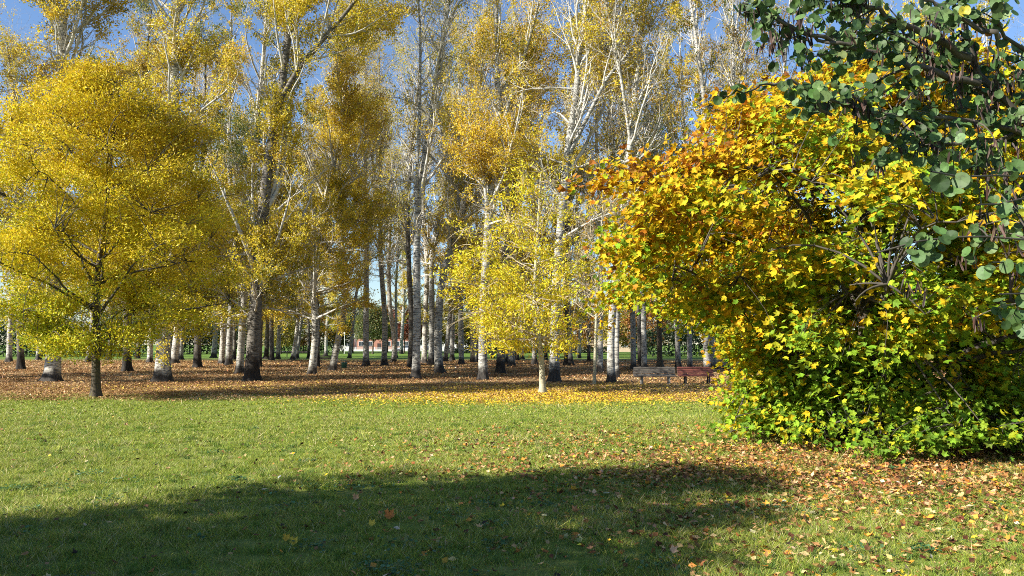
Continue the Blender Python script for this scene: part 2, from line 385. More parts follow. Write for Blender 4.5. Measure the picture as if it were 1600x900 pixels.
# ------------------------------------------------------------------ lawn blades
def build_grass():
    bs = []
    for (y0, y1, dens, hw, hh) in ((5.2, 9, 8500, .0030, .040), (9, 14, 5200, .0042, .038), (14, 21, 2600, .0065, .035), (21, 30.5, 1300, .010, .033)):
        W = y1*(800/F)+1.6; N = int(dens*2*W*(y1-y0))
        x = rng.uniform(-W, W, N); y = rng.uniform(y0, y1, N)
        k = in_view(x, y, 1.3)
        patch = vnoise(x, y, .9, 1); clump = vnoise(x, y, 6.0, 5)
        k &= rng.random(N) < np.clip(.56+.5*clump+.25*vnoise(x, y, 14, 8)+.25*vnoise(x, y, 1.7, 9), .05, 1)
        k &= ~((y > 27.0+1.5*vnoise(x, y, .5, 2)) & (rng.random(N) < .75))
        x, y, patch, clump = x[k], y[k], patch[k], clump[k]; N = len(x)
        tall = np.exp(rng.normal(0, .42, N))*(1+.3*patch+.6*np.clip(clump, -.5, 1))
        h = hh*tall; a = rng.uniform(0, 2*math.pi, N); lean = rng.uniform(.3, 1.8, N)
        z = ground_h(x, y)
        ax = np.stack([np.cos(a), np.sin(a), np.zeros(N)], 1); b = np.stack([x, y, z-.004], 1)
        la = rng.uniform(0, 2*math.pi, N); tip = b+np.stack([np.cos(la)*lean*h, np.sin(la)*lean*h, h], 1)
        w = hw*rng.uniform(.7, 1.5, N)[:, None]
        V = np.stack([b-ax*w, b+ax*w, tip], 1).reshape(-1, 3)
        pal = np.array([(.17, .25, .025), (.28, .35, .045), (.38, .42, .055), (.48, .44, .11), (.09, .18, .035), (.60, .50, .27)])
        dry = np.clip(.35+.28*patch+.25*vnoise(x, y, .35, 6), 0, .95)
        u = rng.random(N); i = np.where(u < .10, 4, np.where(u < .34-.1*dry, 0, np.where(u < .68-.28*dry, 1, np.where(u < .90-.28*dry, 2, np.where(u < .98-.14*dry, 3, 5)))))
        c = pal[i]*np.exp(rng.normal(0, .15, (N, 1)))
        bs.append((V, np.arange(3*N), np.full(N, 3), c))
    T = 2600; ty = 5.4+15*rng.random(T)**1.3; tx = rng.uniform(-1, 1, T)*(ty*.68+1); kk = vnoise(tx, ty, .8, 4) > -.25; tx, ty = tx[kk], ty[kk]; T = len(tx)
    nb = 34; N = T*nb; sp_ = np.repeat(rng.uniform(.02, .07, T), nb); x = np.repeat(tx, nb)+rng.normal(0, 1, N)*sp_; y = np.repeat(ty, nb)+rng.normal(0, 1, N)*sp_
    h = np.repeat(rng.uniform(.05, .115, T), nb)*rng.uniform(.5, 1.15, N); a = rng.uniform(0, 2*math.pi, N); la = rng.uniform(0, 2*math.pi, N); lean = rng.uniform(.2, 1.1, N)
    b = np.stack([x, y, ground_h(x, y)-.004], 1); ax = np.stack([np.cos(a), np.sin(a), np.zeros(N)], 1)*(.0032*np.maximum(1, y/9))[:, None]
    tip = b+np.stack([np.cos(la)*lean*h, np.sin(la)*lean*h, h], 1); base_c = np.array([(.12, .21, .025), (.20, .29, .04), (.09, .17, .04), (.38, .36, .14)])[rng.choice(4, T, p=[.35, .3, .2, .15])]
    c = np.repeat(base_c, nb, axis=0)*np.exp(rng.normal(0, .18, (N, 1)))
    bs.append((np.stack([b-ax, b+ax, tip], 1).reshape(-1, 3), np.arange(3*N), np.full(N, 3), c))
    me = leaves_mesh('lawn_grass', bs)
    o = link('lawn_grass', me, M['grass']); tag(o, 'short mown green grass with dry straw patches covering the lawn', 'grass', kind='stuff')
build_grass()
def build_clover():
    N = 2600
    cx, cy = [], []
    for _ in range(60):
        y = rng.uniform(5.8, 13); x = rng.uniform(-1, 1)*(y*.67); k = rng.integers(15, 70); s = rng.uniform(.05, .22)
        cx.append(x+rng.normal(0, s*1.5, k)); cy.append(y+rng.normal(0, s, k))
    for (px, py) in ((585, 885), (600, 893), (640, 890), (450, 797), (780, 850), (490, 856), (140, 745), (340, 710), (1350, 860), (1210, 800)):
        g = G(px, py); k = 60; cx.append(g[0]+rng.normal(0, .12, k)); cy.append(g[1]+rng.normal(0, .12, k))
    x = np.concatenate(cx); y = np.concatenate(cy); N = len(x)
    pos = np.stack([x, y, ground_h(x, y)+rng.uniform(.02, .07, N)], 1)
    yd = rng.normal(size=(N, 3)); yd[:, 2] *= .2; nm = rng.normal(0, .35, (N, 3))+np.array([0, 0, 1])
    c = pick_colors(N, [(.06, .14, .05), (.10, .20, .08), (.13, .24, .12)], [3, 3, 1])
    o = link('clover_leaves', leaves_mesh('clover_leaves', [scatter(pos, yd, nm, rng.uniform(.018, .045, N), c, T_HEART)]), M['grass'])
    tag(o, 'low bluish green clover and weed leaves dotted through the foreground grass', 'clover', kind='stuff')
build_clover()

# ------------------------------------------------------------------ fallen leaves
BROWNS = [(.12, .06, .026), (.24, .13, .05), (.40, .24, .10), (.54, .37, .19), (.64, .50, .33), (.62, .44, .08)]
def litter(name, label, x, y, size, c, templ, lift=.02):
    N = len(x); pos = np.stack([x, y, ground_h(x, y)+lift+rng.random(N)*lift*1.6], 1)
    yd = rng.normal(size=(N, 3)); yd[:, 2] *= .25; nm = rng.normal(0, .42, (N, 3))+np.array([0, 0, 1])
    curl = rng.normal(.15, .38, N)
    k = max(1, len(templ)); part = rng.integers(0, k, N); bs = []
    for q in range(k):
        s = part == q
        if s.any(): bs.append(scatter(pos[s], yd[s], nm[s], size[s], c[s], templ[q], curl[s]))
    o = link(name, leaves_mesh(name, bs), M['litter']); tag(o, label, 'fallen leaves', kind='stuff')
def build_litter():
    # carpet under the poplars
    XS, YS, SZ = [], [], []
    for (y0, y1, dens, s) in ((26, 33, 380, .056), (33, 42, 270, .066), (42, 58, 120, .082), (58, 90, 38, .12)):
        W = y1*.68+2; N = int(dens*2*W*(y1-y0)); x = rng.uniform(-W, W, N); y = rng.uniform(y0, y1, N)
        k = in_view(x, y, 2)
        edge = 28.3+1.0*vnoise(x, y, .45, 2)+.5*vnoise(x, y, 2.2, 4)
        k &= rng.random(N) < np.clip((y-edge+1.8)/2.6, .03, 1)*np.clip(.7+.5*vnoise(x, y, 1.2, 7), .2, 1)
        XS.append(x[k]); YS.append(y[k]); SZ.append(s*np.exp(rng.normal(0, .28, k.sum())))
    x = np.concatenate(XS); y = np.concatenate(YS); s = np.concatenate(SZ)
    cl = np.clip(.5+.22*vnoise(x, y, .5, 5), .05, .95)
    c = pick_colors(len(x), BROWNS, [2, 3, 3.2, 2.4, 1.1, .25], .2, cl)
    yel = np.clip(np.exp(-(((x-1)/17)**2+((y-34.5)/3.0)**2)), 0, 1)   # yellower strip in the middle
    t = rng.random(len(x)) < yel*.45; c[t] = np.array([.64, .46, .08])*np.exp(rng.normal(0, .2, (t.sum(), 1)))
    litter('leaf_carpet', 'brown and tan carpet of fallen poplar leaves among the trunks', x, y, s, c, [T_KITE])
    # lemon leaves round the sapling
    g = G(850, 616); N = 34000
    x = g[0]+rng.normal(0, 3.4, N); y = g[1]-1.3+rng.normal(0, 1.9, N); x[:8000] += rng.uniform(-5, 5, 8000)
    c = pick_colors(N, [(.70, .50, .03), (.62, .40, .04), (.45, .30, .08), (.30, .16, .05)], [4, 2.5, 1, .7], .15)
    litter('yellow_leaf_patch', 'bright lemon yellow fallen leaves ringed round the foot of the pale sapling', x, y, rng.uniform(.05, .09, N), c, [T_NARROW, T_KITE])
    # maple leaves under the big maple and strewn over the lawn
    N = 240000; x = rng.uniform(-4, 16, N); y = rng.uniform(6, 20, N)
    dns = np.exp(-np.maximum(0, (np.abs(x-8.2)/6.6))**2.4)*np.exp(-np.abs((y-12.6)/3.9)**2.3)*np.clip(.62+.55*vnoise(x, y, 1.1, 3), .06, 1)
    dns = np.maximum(dns, .11*(x > 1.5+.5*vnoise(x, y, .8, 1))*(y < 11))
    k = (rng.random(N) < dns*1.0) & in_view(x, y, 2.5); x, y = x[k], y[k]
    c = pick_colors(len(x), [(.09, .035, .015), (.24, .10, .03), (.40, .21, .085), (.52, .32, .14), (.60, .44, .24), (.68, .45, .03), (.58, .26, .04)], [3, 4.5, 4, 2.6, .6, .5, 1.4], .22)
    litter('maple_leaf_patch', 'tan and orange fallen maple leaves spread under the big maple', x, y, rng.uniform(.035, .095, len(x)), c, [T_MAPLE_S, T_KITE, T_KITE], .02)
    # singles strewn over the lawn
    N = 15000; y = 5.6+24*rng.random(N)**.8; x = rng.uniform(-1, 1, N)*(y*.68+1)
    right = 1/(1+np.exp(-(x-y*.08)/1.6)); near = np.clip((17-y)/8, .0, 1)
    k = rng.random(N) < .30+.55*right*near; x, y = x[k], y[k]
    c = pick_colors(len(x), BROWNS+[(.68, .45, .04), (.03, .02, .015), (.55, .5, .42)], [3.4, 4.5, 2.2, 1.0, .3, .2, .4, 3.0, .2], .2)
    litter('scattered_leaves', 'single brown, orange and dark fallen leaves strewn over the open lawn', x, y, .02+.07*rng.random(len(x))**2.2, c, [T_MAPLE_S, T_KITE, T_KITE], .03)
build_litter()
for (px, py, s, c, lab) in ((604, 815, .14, (.52, .17, .035), 'large rust orange maple leaf standing up in the shaded foreground grass'),
                            (455, 856, .10, (.52, .38, .04), 'pale yellow leaf lying near the bottom left of centre in shade'),
                            (444, 850, .09, (.50, .30, .03), 'small golden leaf just left of the pale yellow leaf'),
                            (578, 826, .09, (.60, .42, .05), 'yellow leaf in the sunny gap of the foreground shadow'),
                            (553, 785, .10, (.60, .30, .13), 'salmon orange leaf at the upper edge of the foreground shadow')):
    g = G(px, py); me = leaves_mesh('maple_leaf', [scatter(np.array([[g[0], g[1], .03]]), np.array([[.3, .2, .9 if s > .15 else .35]]), np.array([[.1, -1, .3]]) if s > .15 else np.array([[0, -.5, 1.]]), [s], np.array([c]), T_MAPLE, np.array([.3]))])
    o = link('fallen_leaf', me, M['litter']); tag(o, lab, 'leaf', 'larger single leaves lying in the foreground')

# ------------------------------------------------------------------ poplars
GOLD = [(.16, .18, .035), (.36, .31, .03), (.60, .47, .03), (.72, .56, .05), (.54, .38, .03), (.32, .20, .03)]
GREENISH = [(.06, .10, .02), (.11, .16, .03), (.22, .22, .035), (.45, .35, .04), (.60, .42, .05), (.4, .25, .03)]
def poplar_meshes(root, path, r0, leafy=1.0, low=6.0, tone='grey', leaders=(), pal=GOLD, palw=(1, 2, 4, 3.5, 2, 1), bare=0.0, leaf=.095, spread=1.0, far=False, boughs=0):
    """path: local points foot to tip. trunk > limbs, twigs; crown of leaves"""
    n = 48
    tr = resample(path, n); H = tr[-1, 2]
    z = tr[:, 2]; rad = r0*(1-.92*(z/H)**1.5)+.012
    k = 16; a = np.arange(k)*2*math.pi/k
    n0 = 14                                             # finer rings at the foot for the root flare
    zf = np.array([-.15, 0, .06, .13, .22, .34, .5, .7, 1.0, 1.4])
    base = np.stack([np.interp(zf, z, tr[:, 0]), np.interp(zf, z, tr[:, 1]), zf], 1)
    keep = z > 1.7
    tp = np.concatenate([base, tr[keep]]); rp = np.interp(tp[:, 2], z, rad)
    ph = rng.uniform(0, 6.28, 3)
    lob = 1+.16*np.sin(3*a+ph[0])+.12*np.sin(5*a+ph[1])
    fl = np.exp(-np.maximum(tp[:, 2], 0)/.28)[:, None]
    rr = rp[:, None]*(1+fl*(.55+.9*(lob[None]-1)*2.2)+.03*np.sin(2*a+ph[2])[None]+.04*np.sin(tp[:, 2:3]*2.1+2*a[None]))
    trunks = [(tp[None], rr[None], k)]
    pp = tr[None]; pr = rad[None]
    for (lp, lr) in leaders:
        q = resample(lp, n); rq = lr*(1-.85*np.linspace(0, 1, n)**1.3)+.01
        trunks.append((q[None], rq[None], 8)); pp = np.concatenate([pp, q[None]]); pr = np.concatenate([pr, rq[None]])
    t_low = min(.8, low/H)
    n1 = int((22 if far else 34)*spread); n2 = int((190 if far else 320)*spread); n3 = int((1150 if far else 2700)*spread)
    b1, r1, t1 = grow(pp, pr, n1, t_low, .97, (.35, .95), (3.6*spread, 7.6*spread), .12, .10, 9, .55, .012, .42)
    if boughs:
        bb, rb_, _ = grow(pp[:1], pr[:1], boughs, t_low*.75, min(.7, t_low*2.2), (1.0, 1.6), (2.4, 4.6), -.03, .12, 9, .4, .012, .3)
        b1 = np.concatenate([b1, bb]); r1 = np.concatenate([r1, rb_])
    b2, r2, _ = grow(b1, r1, n2, .18, 1, (.4, 1.0), (1.3, 3.0), .10, .16, 6, .6, .008, .4)
    b2b, r2b, _ = grow(pp, pr, int(n2*.35), t_low*.8, .99, (.5, 1.3), (.8, 2.4), .10, .16, 6, .4, .007, .3)
    b2 = np.concatenate([b2, b2b]); r2 = np.concatenate([r2, r2b])
    b3, r3, _ = grow(b2, r2, n3, .15, 1, (.4, 1.1), (.5, 1.3), .03, .2, 4, .6, .0055 if not far else .008, .3)
    o = tube_obj('trunk', trunks, M['bark_'+tone], root)
    tube_obj('limbs', [(b1, r1, 6), (b2, r2, 4)], M['limb'], o)
    tube_obj('twigs', [(b3, r3, 3)], M['twig_grey'], o)
    tw = b3
    # whole boughs lose their leaves, others keep them: thin by a per-place noise
    mid = tw[:, 1]; nz = .5+.5*np.sin(mid[:, 0]*1.3+ph[0])*np.sin(mid[:, 1]*1.1+ph[1])*1.0+.35*np.sin(mid[:, 2]*.9+ph[2])
    keep = rng.random(len(tw)) < np.clip(.0+1.1*nz, .04, 1)*(1-bare)
    tw = tw[keep]
    per = max(1, int((34 if not far else 36)*leafy))
    if len(tw) == 0: return
    pos, pi = leaf_points(tw, per, .05, .13)
    N = len(pos); yd = rng.normal(0, .8, (N, 3))+np.array([0, 0, -.6]); nm = rng.normal(size=(N, 3))
    cl = np.clip(.5+.30*np.sin(mid[keep][:, 2]*.5+ph[0])+.16*rng.normal(size=len(tw)), .02, .98)[pi]
    c = pick_colors(N, pal, palw, .14, cl)
    sz = leaf*(1.5 if far else 1)*np.exp(rng.normal(0, .22, N))
    link('crown', leaves_mesh('crown', [scatter(pos, yd, nm, sz, c, T_KITE)]), M['poplar_leaf'], root)

def px_path(base, d, pts, H):
    """pixel waypoints of a trunk -> local path, extended to height H"""
    L = [np.zeros(3)]
    for (px, py) in pts:
        q = P(px, py, d)-base; q[1] = rng.normal(0, .15)*min(1, q[2]/6); L.append(q)
    L = np.array(L); dirn = unit((L[-1]-L[max(0, len(L)-3)])[None])[0]; dirn[2] = max(dirn[2], .9)
    z = L[-1][2]
    if z < H:
        s = (H-z)/dirn[2]; m1 = L[-1]+dirn*s*.5+rng.normal(0, .25, 3)*[1, 1, 0]; m2 = L[-1]+dirn*s; m2[2] = H; m1[2] = (z+H)/2
        L = np.concatenate([L, [m1, m2]])
    return L
# front poplars, each with its own trunk line read from the photo
FRONT = [
 # px,py,width px, tone, waypoints, H, low, leafy, pal, bare, leader waypoints, label
 (82, 597, 21, 'white', [(84, 540), (86, 440), (92, 300), (95, 150)], 28, 7.5, 1.1, 'Y', .05, None, 'thick white poplar with dark split foot, behind the left yellow tree trunk'),
 (254, 597, 22, 'white', [(257, 500), (262, 380), (268, 230), (276, 60)], 26, 4.0, 1.1, 'Y', 0, None, 'thickest pale poplar trunk, right of the yellow tree, bright left side and flared foot'),
 (374, 584, 11, 'white', [(380, 500), (392, 300), (408, 127), (418, 0)], 33, 6, 1.0, 'G', .1, None, 'slim white poplar touching the left side of the thick dark trunk'),
 (393, 596, 20, 'dark', [(397, 500), (408, 350), (420, 250), (440, 150), (452, 60), (462, -40)], 27, 4.0, 1.2, 'Y', 0, [(438, 160), (470, 110), (520, 60), (560, 20)], 'thick dark poplar trunk with a scarred foot, leaning right as it rises'),
 (487, 585, 11, 'white', [(494, 520), (488, 445), (500, 340), (518, 290), (535, 180), (545, 60)], 25, 4.5, 1.1, 'Y', 0, None, 'white ringed poplar trunk bending right, first trunk left of the dark bench'),
 (519, 580, 10, 'white', [(528, 530), (537, 493), (543, 455), (534, 397), (530, 340), (538, 230), (541, 130), (548, 20)], 25, 7, .9, 'Y', 0, None, 'leaning poplar between the dark bench and green litter bin'),
 (572, 572, 9, 'grey', [(572, 520), (573, 400), (571, 280), (570, 130), (568, 40)], 31, 9.5, .45, 'Y', .2, None, 'straight slender grey poplar standing alone against blue sky, right of the bin'),
 (600, 571, 8, 'grey', [(602, 500), (596, 410), (594, 300), (595, 220), (593, 100)], 30, 9.5, .45, 'Y', .2, [(596, 330), (585, 260), (578, 190)], 'slender poplar with a gentle double bend beside the straight grey one'),
 (615, 566, 7, 'white', [(617, 530), (609, 480), (607, 420), (610, 330), (604, 240)], 28, 10, .5, 'Y', .3, None, 'thin crooked pale poplar whose foot curves left, before the brick building'),
 (641, 575, 8, 'dark', [(643, 500), (640, 420), (637, 340), (641, 240), (655, 120)], 30, 11, .4, 'Y', .4, None, 'dark narrow poplar trunk close behind the green daubed one'),
 (650, 592, 12, 'grey', [(652, 500), (651, 400), (653, 320), (665, 235), (680, 130), (700, 0)], 30, 9.5, .35, 'Y', .35, [(650, 360), (652, 280), (658, 180), (660, 60), (655, -20)], 'tall grey forked poplar with a green paint daub low on its trunk'),
 (686, 583, 12, 'grey', [(684, 510), (689, 445), (700, 400), (717, 355), (733, 300), (745, 200), (755, 80)], 27, 8, .8, 'Y', .1, None, 'grey mottled poplar leaning right, next right of the forked poplar'),
 (755, 594, 13, 'grey', [(754, 520), (758, 420), (768, 267), (775, 220), (783, 187), (778, 130), (775, 20)], 26, 8, .9, 'Y', .1, [(772, 240), (800, 150), (830, 60), (850, -20)], 'sturdy grey poplar under the left half of the lemon crown'),
 (782, 584, 12, 'dark', [(783, 520), (788, 430), (800, 300), (815, 200)], 24, 9, .8, 'Y', .1, None, 'poplar with blackened burnt looking foot, right of the sturdy grey one'),
 (866, 597, 15, 'grey', [(867, 540), (870, 420), (880, 310), (886, 240), (900, 150), (905, 80)], 27, 9, .9, 'Y', .1, [(884, 250), (915, 190), (945, 130), (1000, 70)], 'broad pale poplar with a sloping flared foot, just behind the sapling'),
 (955, 598, 11, 'white', [(954, 530), (962, 430), (980, 273), (990, 167), (1003, 50)], 27, 9, .45, 'S', .4, [(985, 220), (970, 140), (950, 60)], 'white poplar left of the grey bench'),
 (963, 591, 7, 'grey', [(964, 520), (966, 400), (960, 260)], 24, 9, .5, 'S', .4, None, 'narrow grey trunk half hidden behind the white poplar by the grey bench'),
 (33, 578, 10, 'dark', [(32, 520), (30, 380), (26, 200), (10, 60)], 24, 6, .9, 'Y', .4, None, 'dark poplar stub of trunk at far left under the low yellow boughs'),
 (198, 581, 12, 'dark', [(198, 520), (200, 380), (215, 200), (230, 60)], 27, 6, 1.1, 'G', 0, None, 'dark footed poplar between the yellow tree and thickest pale trunk'),
 (308, 575, 11, 'dark', [(309, 500), (312, 350), (318, 200), (322, 60)], 27, 5, 1.2, 'G', 0, None, 'dark greyish poplar standing alone before the dark hedge at left'),
]
PALS = {'Y': (GOLD, (.5, 1.6, 4.5, 4.8, 1.3, .3)), 'G': (GREENISH, (1, 2.4, 3.2, 3.2, 2.4, .5)), 'S': (GREENISH, (.5, 1, 2, 2, 1, 2.5))}
for (px, py, w, tone, way, H, low, leafy, pk, bare, lead, lab) in FRONT:
    reseed(lab); g = G(px, py); d = g[1]; r0 = w/F*d/2
    root = empty('poplar_tree', g); tag(root, lab, 'tree', 'poplars of the grove')
    path = px_path(g, d, way, H); leaders = []
    if lead:
        q = [P(x, y, d)-g for x, y in lead]; q = np.array(q); q[:, 1] += np.linspace(0, -1.2, len(q))
        z0 = q[0, 2]; q[0, 0] = np.interp(z0, path[:, 2], path[:, 0]); q[0, 1] = np.interp(z0, path[:, 2], path[:, 1])
        dd = unit((q[-1]-q[-2])[None])[0]; q = np.concatenate([q, [q[-1]+dd*4+np.array([0, 0, 1.5])]])
        leaders = [(q, r0*.42)]
    poplar_meshes(root, path, r0, leafy*(1.35 if px < 540 else 1.0), low, tone, leaders, PALS[pk][0], PALS[pk][1], bare, boughs=(26 if px < 560 else 8 if not (560 < px < 655) else 3))

# stock poplars for the rows behind; copies share these meshes
def stock(kind, tone, H, low, leafy, pk, bare):
    reseed('stock %d' % kind)
    pts = np.array([[0, 0, 0], [rng.normal(0, .12), rng.normal(0, .12), 4], [rng.normal(0, .4), rng.normal(0, .3), 10], [rng.normal(0, .7), rng.normal(0, .6), 18], [rng.normal(0, 1), rng.normal(0, .8), H]])
    r = empty('poplar_tree')
    lead = []
    if kind % 2 == 0:
        j = 9+rng.random()*4; x = np.interp(j, pts[:, 2], pts[:, 0]); y = np.interp(j, pts[:, 2], pts[:, 1]); s = rng.choice([-1, 1])
        lead = [(np.array([[x, y, j], [x+s*1.0, y+.3, j+3], [x+s*1.7, y+.4, j+7], [x+s*2.0, y, j+12]]), .13)]
    poplar_meshes(r, pts, .28, leafy, low, tone, lead, PALS[pk][0], PALS[pk][1], bare, far=True, boughs=14 if bare < .3 else 4)
    return r
STOCK = {'wy': stock(0, 'white', 33, 6, 1.0, 'Y', .05), 'gy': stock(1, 'grey', 34, 6.5, 1.0, 'Y', .1), 'dy': stock(2, 'dark', 27, 6, 1.0, 'Y', .1),
         'wb': stock(3, 'white', 33, 9, .7, 'S', .45), 'gb': stock(4, 'grey', 33, 9, .5, 'Y', .5), 'gg': stock(5, 'grey', 31, 5, 1.2, 'G', 0), 'dg': stock(6, 'dark', 30, 5, 1.2, 'G', 0)}
used = set()
def copy_tree(o, parent=None):
    c = o.copy(); col.objects.link(c)
    if parent is not None: c.parent = parent
    for ch in list(o.children): copy_tree(ch, c)
    return c
def place(kind, px, py, w, lean, lab, at=None):
    src = STOCK[kind]
    o = src if kind not in used else copy_tree(src)
    used.add(kind)
    g = G(px, py) if at is None else np.array(at); d = g[1]
    o.location = g; s = (w/F*d)/.56 if at is None else w
    s = min(max(s, .6), 1.5)
    hs = rng.uniform(.88, 1.12)*(.75+.25*s)
    o.scale = (s, s, hs); o.rotation_euler = (rng.normal(0, .015), lean, rng.uniform(0, 6.28) if abs(lean) < .03 else 0)
    tag(o, lab, 'tree', 'poplars of the grove')
BACK = [
 ('gg', 138, 566, 8, 0, 'greyish poplar glimpsed just left of the yellow tree trunk'),
 ('wy', 234, 567, 8, 0, 'small white poplar left of the thickest pale trunk'),
 ('wy', 272, 568, 11, 0, 'clean white poplar right behind the thickest pale trunk'),
 ('gg', 283, 562, 6, 0, 'thin grey trunk tucked right of the clean white poplar'),
 ('gy', 334, 559, 7, 0, 'distant grey poplar against the green strip left of the thick dark trunk'),
 ('wy', 346, 569, 8, 0, 'pale poplar, left one of a close pair near the slim white poplar'),
 ('gy', 357, 571, 9, 0, 'grey poplar, right one of a close pair near the slim white poplar'),
 ('dy', 366, 562, 5, 0, 'thin dark poplar seen between the close pair and slim white poplar'),
 ('dy', 405, 574, 7, 0, 'dark trunk peeping out right of the thick dark poplar'),
 ('dg', 416, 561, 7, .02, 'dark distant poplar, first of three right of the thick dark trunk'),
 ('dg', 425, 563, 7, 0, 'dark distant poplar, middle of three right of the thick dark trunk'),
 ('gy', 434, 561, 6, 0, 'distant poplar at the left end of the low rail'),
 ('wy', 457, 562, 6, .10, 'pale leaning poplar in the middle of the low rail'),
 ('gy', 464, 560, 5, .06, 'thin grey poplar beside the pale leaning one at the rail'),
 ('dy', 482, 560, 4, .0, 'thin dark poplar at the right end of the low rail'),
 ('dy', 496, 574, 6, 0, 'dark trunk hidden behind the white ringed poplar'),
 ('gy', 509, 556, 5, -.03, 'small far poplar directly behind the dark bench'),
 ('gb', 546, 560, 5, .09, 'thin poplar leaning right just beyond the litter bin'),
 ('gb', 619, 559, 4, 0, 'very thin far trunk left of the parked car'),
 ('wb', 663, 568, 8, 0, 'clean white poplar right of the green daubed fork'),
 ('gb', 674, 569, 9, 0, 'grey poplar between the clean white and the mottled leaning trunk'),
 ('gy', 696, 565, 7, .06, 'poplar leaning right, just right of the mottled leaning trunk'),
 ('gy', 706, 564, 7, 0, 'upright narrow poplar left of the lemon crown edge'),
 ('gy', 721, 569, 8, 0, 'grey poplar at the left edge of the lemon crown'),
 ('wy', 738, 567, 7, 0, 'pale small poplar left of the sturdy grey trunk'),
 ('gy', 745, 566, 5, 0, 'thin trunk squeezed against the sturdy grey poplar'),
 ('gy', 792, 568, 5, 0, 'thin grey trunk right behind the burnt looking poplar'),
 ('wy', 799, 572, 9, 0, 'ringed pale poplar under the middle of the lemon crown'),
 ('dy', 808, 563, 6, 0, 'dark thin poplar right of the ringed pale one'),
 ('wb', 816, 561, 5, 0, 'whitish distant poplar halfway between ringed one and sapling'),
 ('gy', 835, 570, 8, 0, 'grey poplar immediately left of the sapling trunk'),
 ('dy', 853, 562, 5, 0, 'dark trunk in the gap between sapling and broad pale poplar'),
 ('dy', 884, 571, 4, 0, 'very slim black trunk touching a grey poplar right of the broad one'),
 ('gy', 891, 571, 8, 0, 'grey poplar right of the broad pale one, before the low hedge'),
 ('wb', 938, 582, 8, 0, 'poplar with a red paint mark, right of the bare sapling'),
 ('gb', 990, 578, 8, 0, 'grey poplar above the left end of the grey bench'),
 ('dy', 1000, 575, 5, 0, 'thin dark trunk between two poplars behind the grey bench'),
 ('gb', 1007, 581, 8, 0, 'bluish grey poplar behind the middle of the grey bench'),
 ('gy', 1078, 580, 8, 0, 'poplar behind the red bench'),
 ('wb', 1115, 576, 8, 0, 'poplar behind the right end of the red bench'),
 ('wb', 1135, 578, 10, 0, 'bright white poplar seen through the maple right of the red bench'),
 ('gb', 1163, 575, 6, 0, 'dull thin trunk seen through the maple gap'),
 ('wb', 1176, 576, 7, 0, 'pale poplar at the right of the gap in the maple'),
 ('wb', 1230, 578, 9, 0, 'pale poplar behind the left part of the maple crown'),
 ('gb', 1290, 577, 9, 0, 'grey poplar rising behind the maple near its top'),
 ('gy', 1060, 574, 8, .02, 'bare pale poplar rising left of the maple top, above the benches'),
 ('wb', 1105, 583, 10, 0, 'pale bare topped poplar rising between the red bench and the maple top'),
 ('wb', 1152, 581, 9, -.02, 'bare pale poplar leaning slightly left behind the maple shoulder'),
 ('gb', 1195, 580, 9, .02, 'greyish bare poplar behind the tip of the lowest redbud branch'),
 ('gy', 1380, 577, 9, 0, 'poplar behind the maple trunk'),
 ('gy', 1480, 578, 9, 0, 'poplar behind the right half of the maple'),
 ('gy', 1560, 577, 9, 0, 'poplar at far right behind maple and redbud'),
 ('wb', 14, 566, 8, 0, 'pale poplar at the left border of the view'),
 ('gy', 60, 562, 7, 0, 'narrow trunk left of the thick white poplar'),
 ('dg', 170, 563, 7, 0, 'dark thin trunk right of the yellow tree trunk'),
 ('dg', 215, 560, 6, 0, 'dark distant trunk left of the small white poplar'),
 ('gy', 627, 553, 5, 0, 'faint far trunk above the car bonnet'),
 ('gy', 770, 560, 5, 0, 'distant poplar behind the sturdy grey and burnt looking pair'),
 ('gy', 905, 560, 5, 0, 'distant poplar between broad pale poplar and bare sapling'),
 ('dy', 920, 565, 5, 0, 'dark thin trunk left of the bare sapling'),
 ('gb', 1030, 566, 6, 0, 'distant grey trunk above the right end of the grey bench'),
]
for b in BACK: place(*b)
# the grove goes on beyond the left edge (its long shadows reach into view) and to the right
for (x, y, s, k) in ((-33, 36, 1.1, 'gg'), (-39, 44, 1, 'wy'), (-46, 36, 1, 'gy'), (44, 60, 1, 'gy'), (48, 48, 1, 'wb')):
    place(k, 0, 0, s, 0, ['near green','white','grey','golden','pale'][int(abs(x)) % 5]+' poplar standing outside the %s edge of the view' % ('left' if x < 0 else 'right'), (x, y, 0))

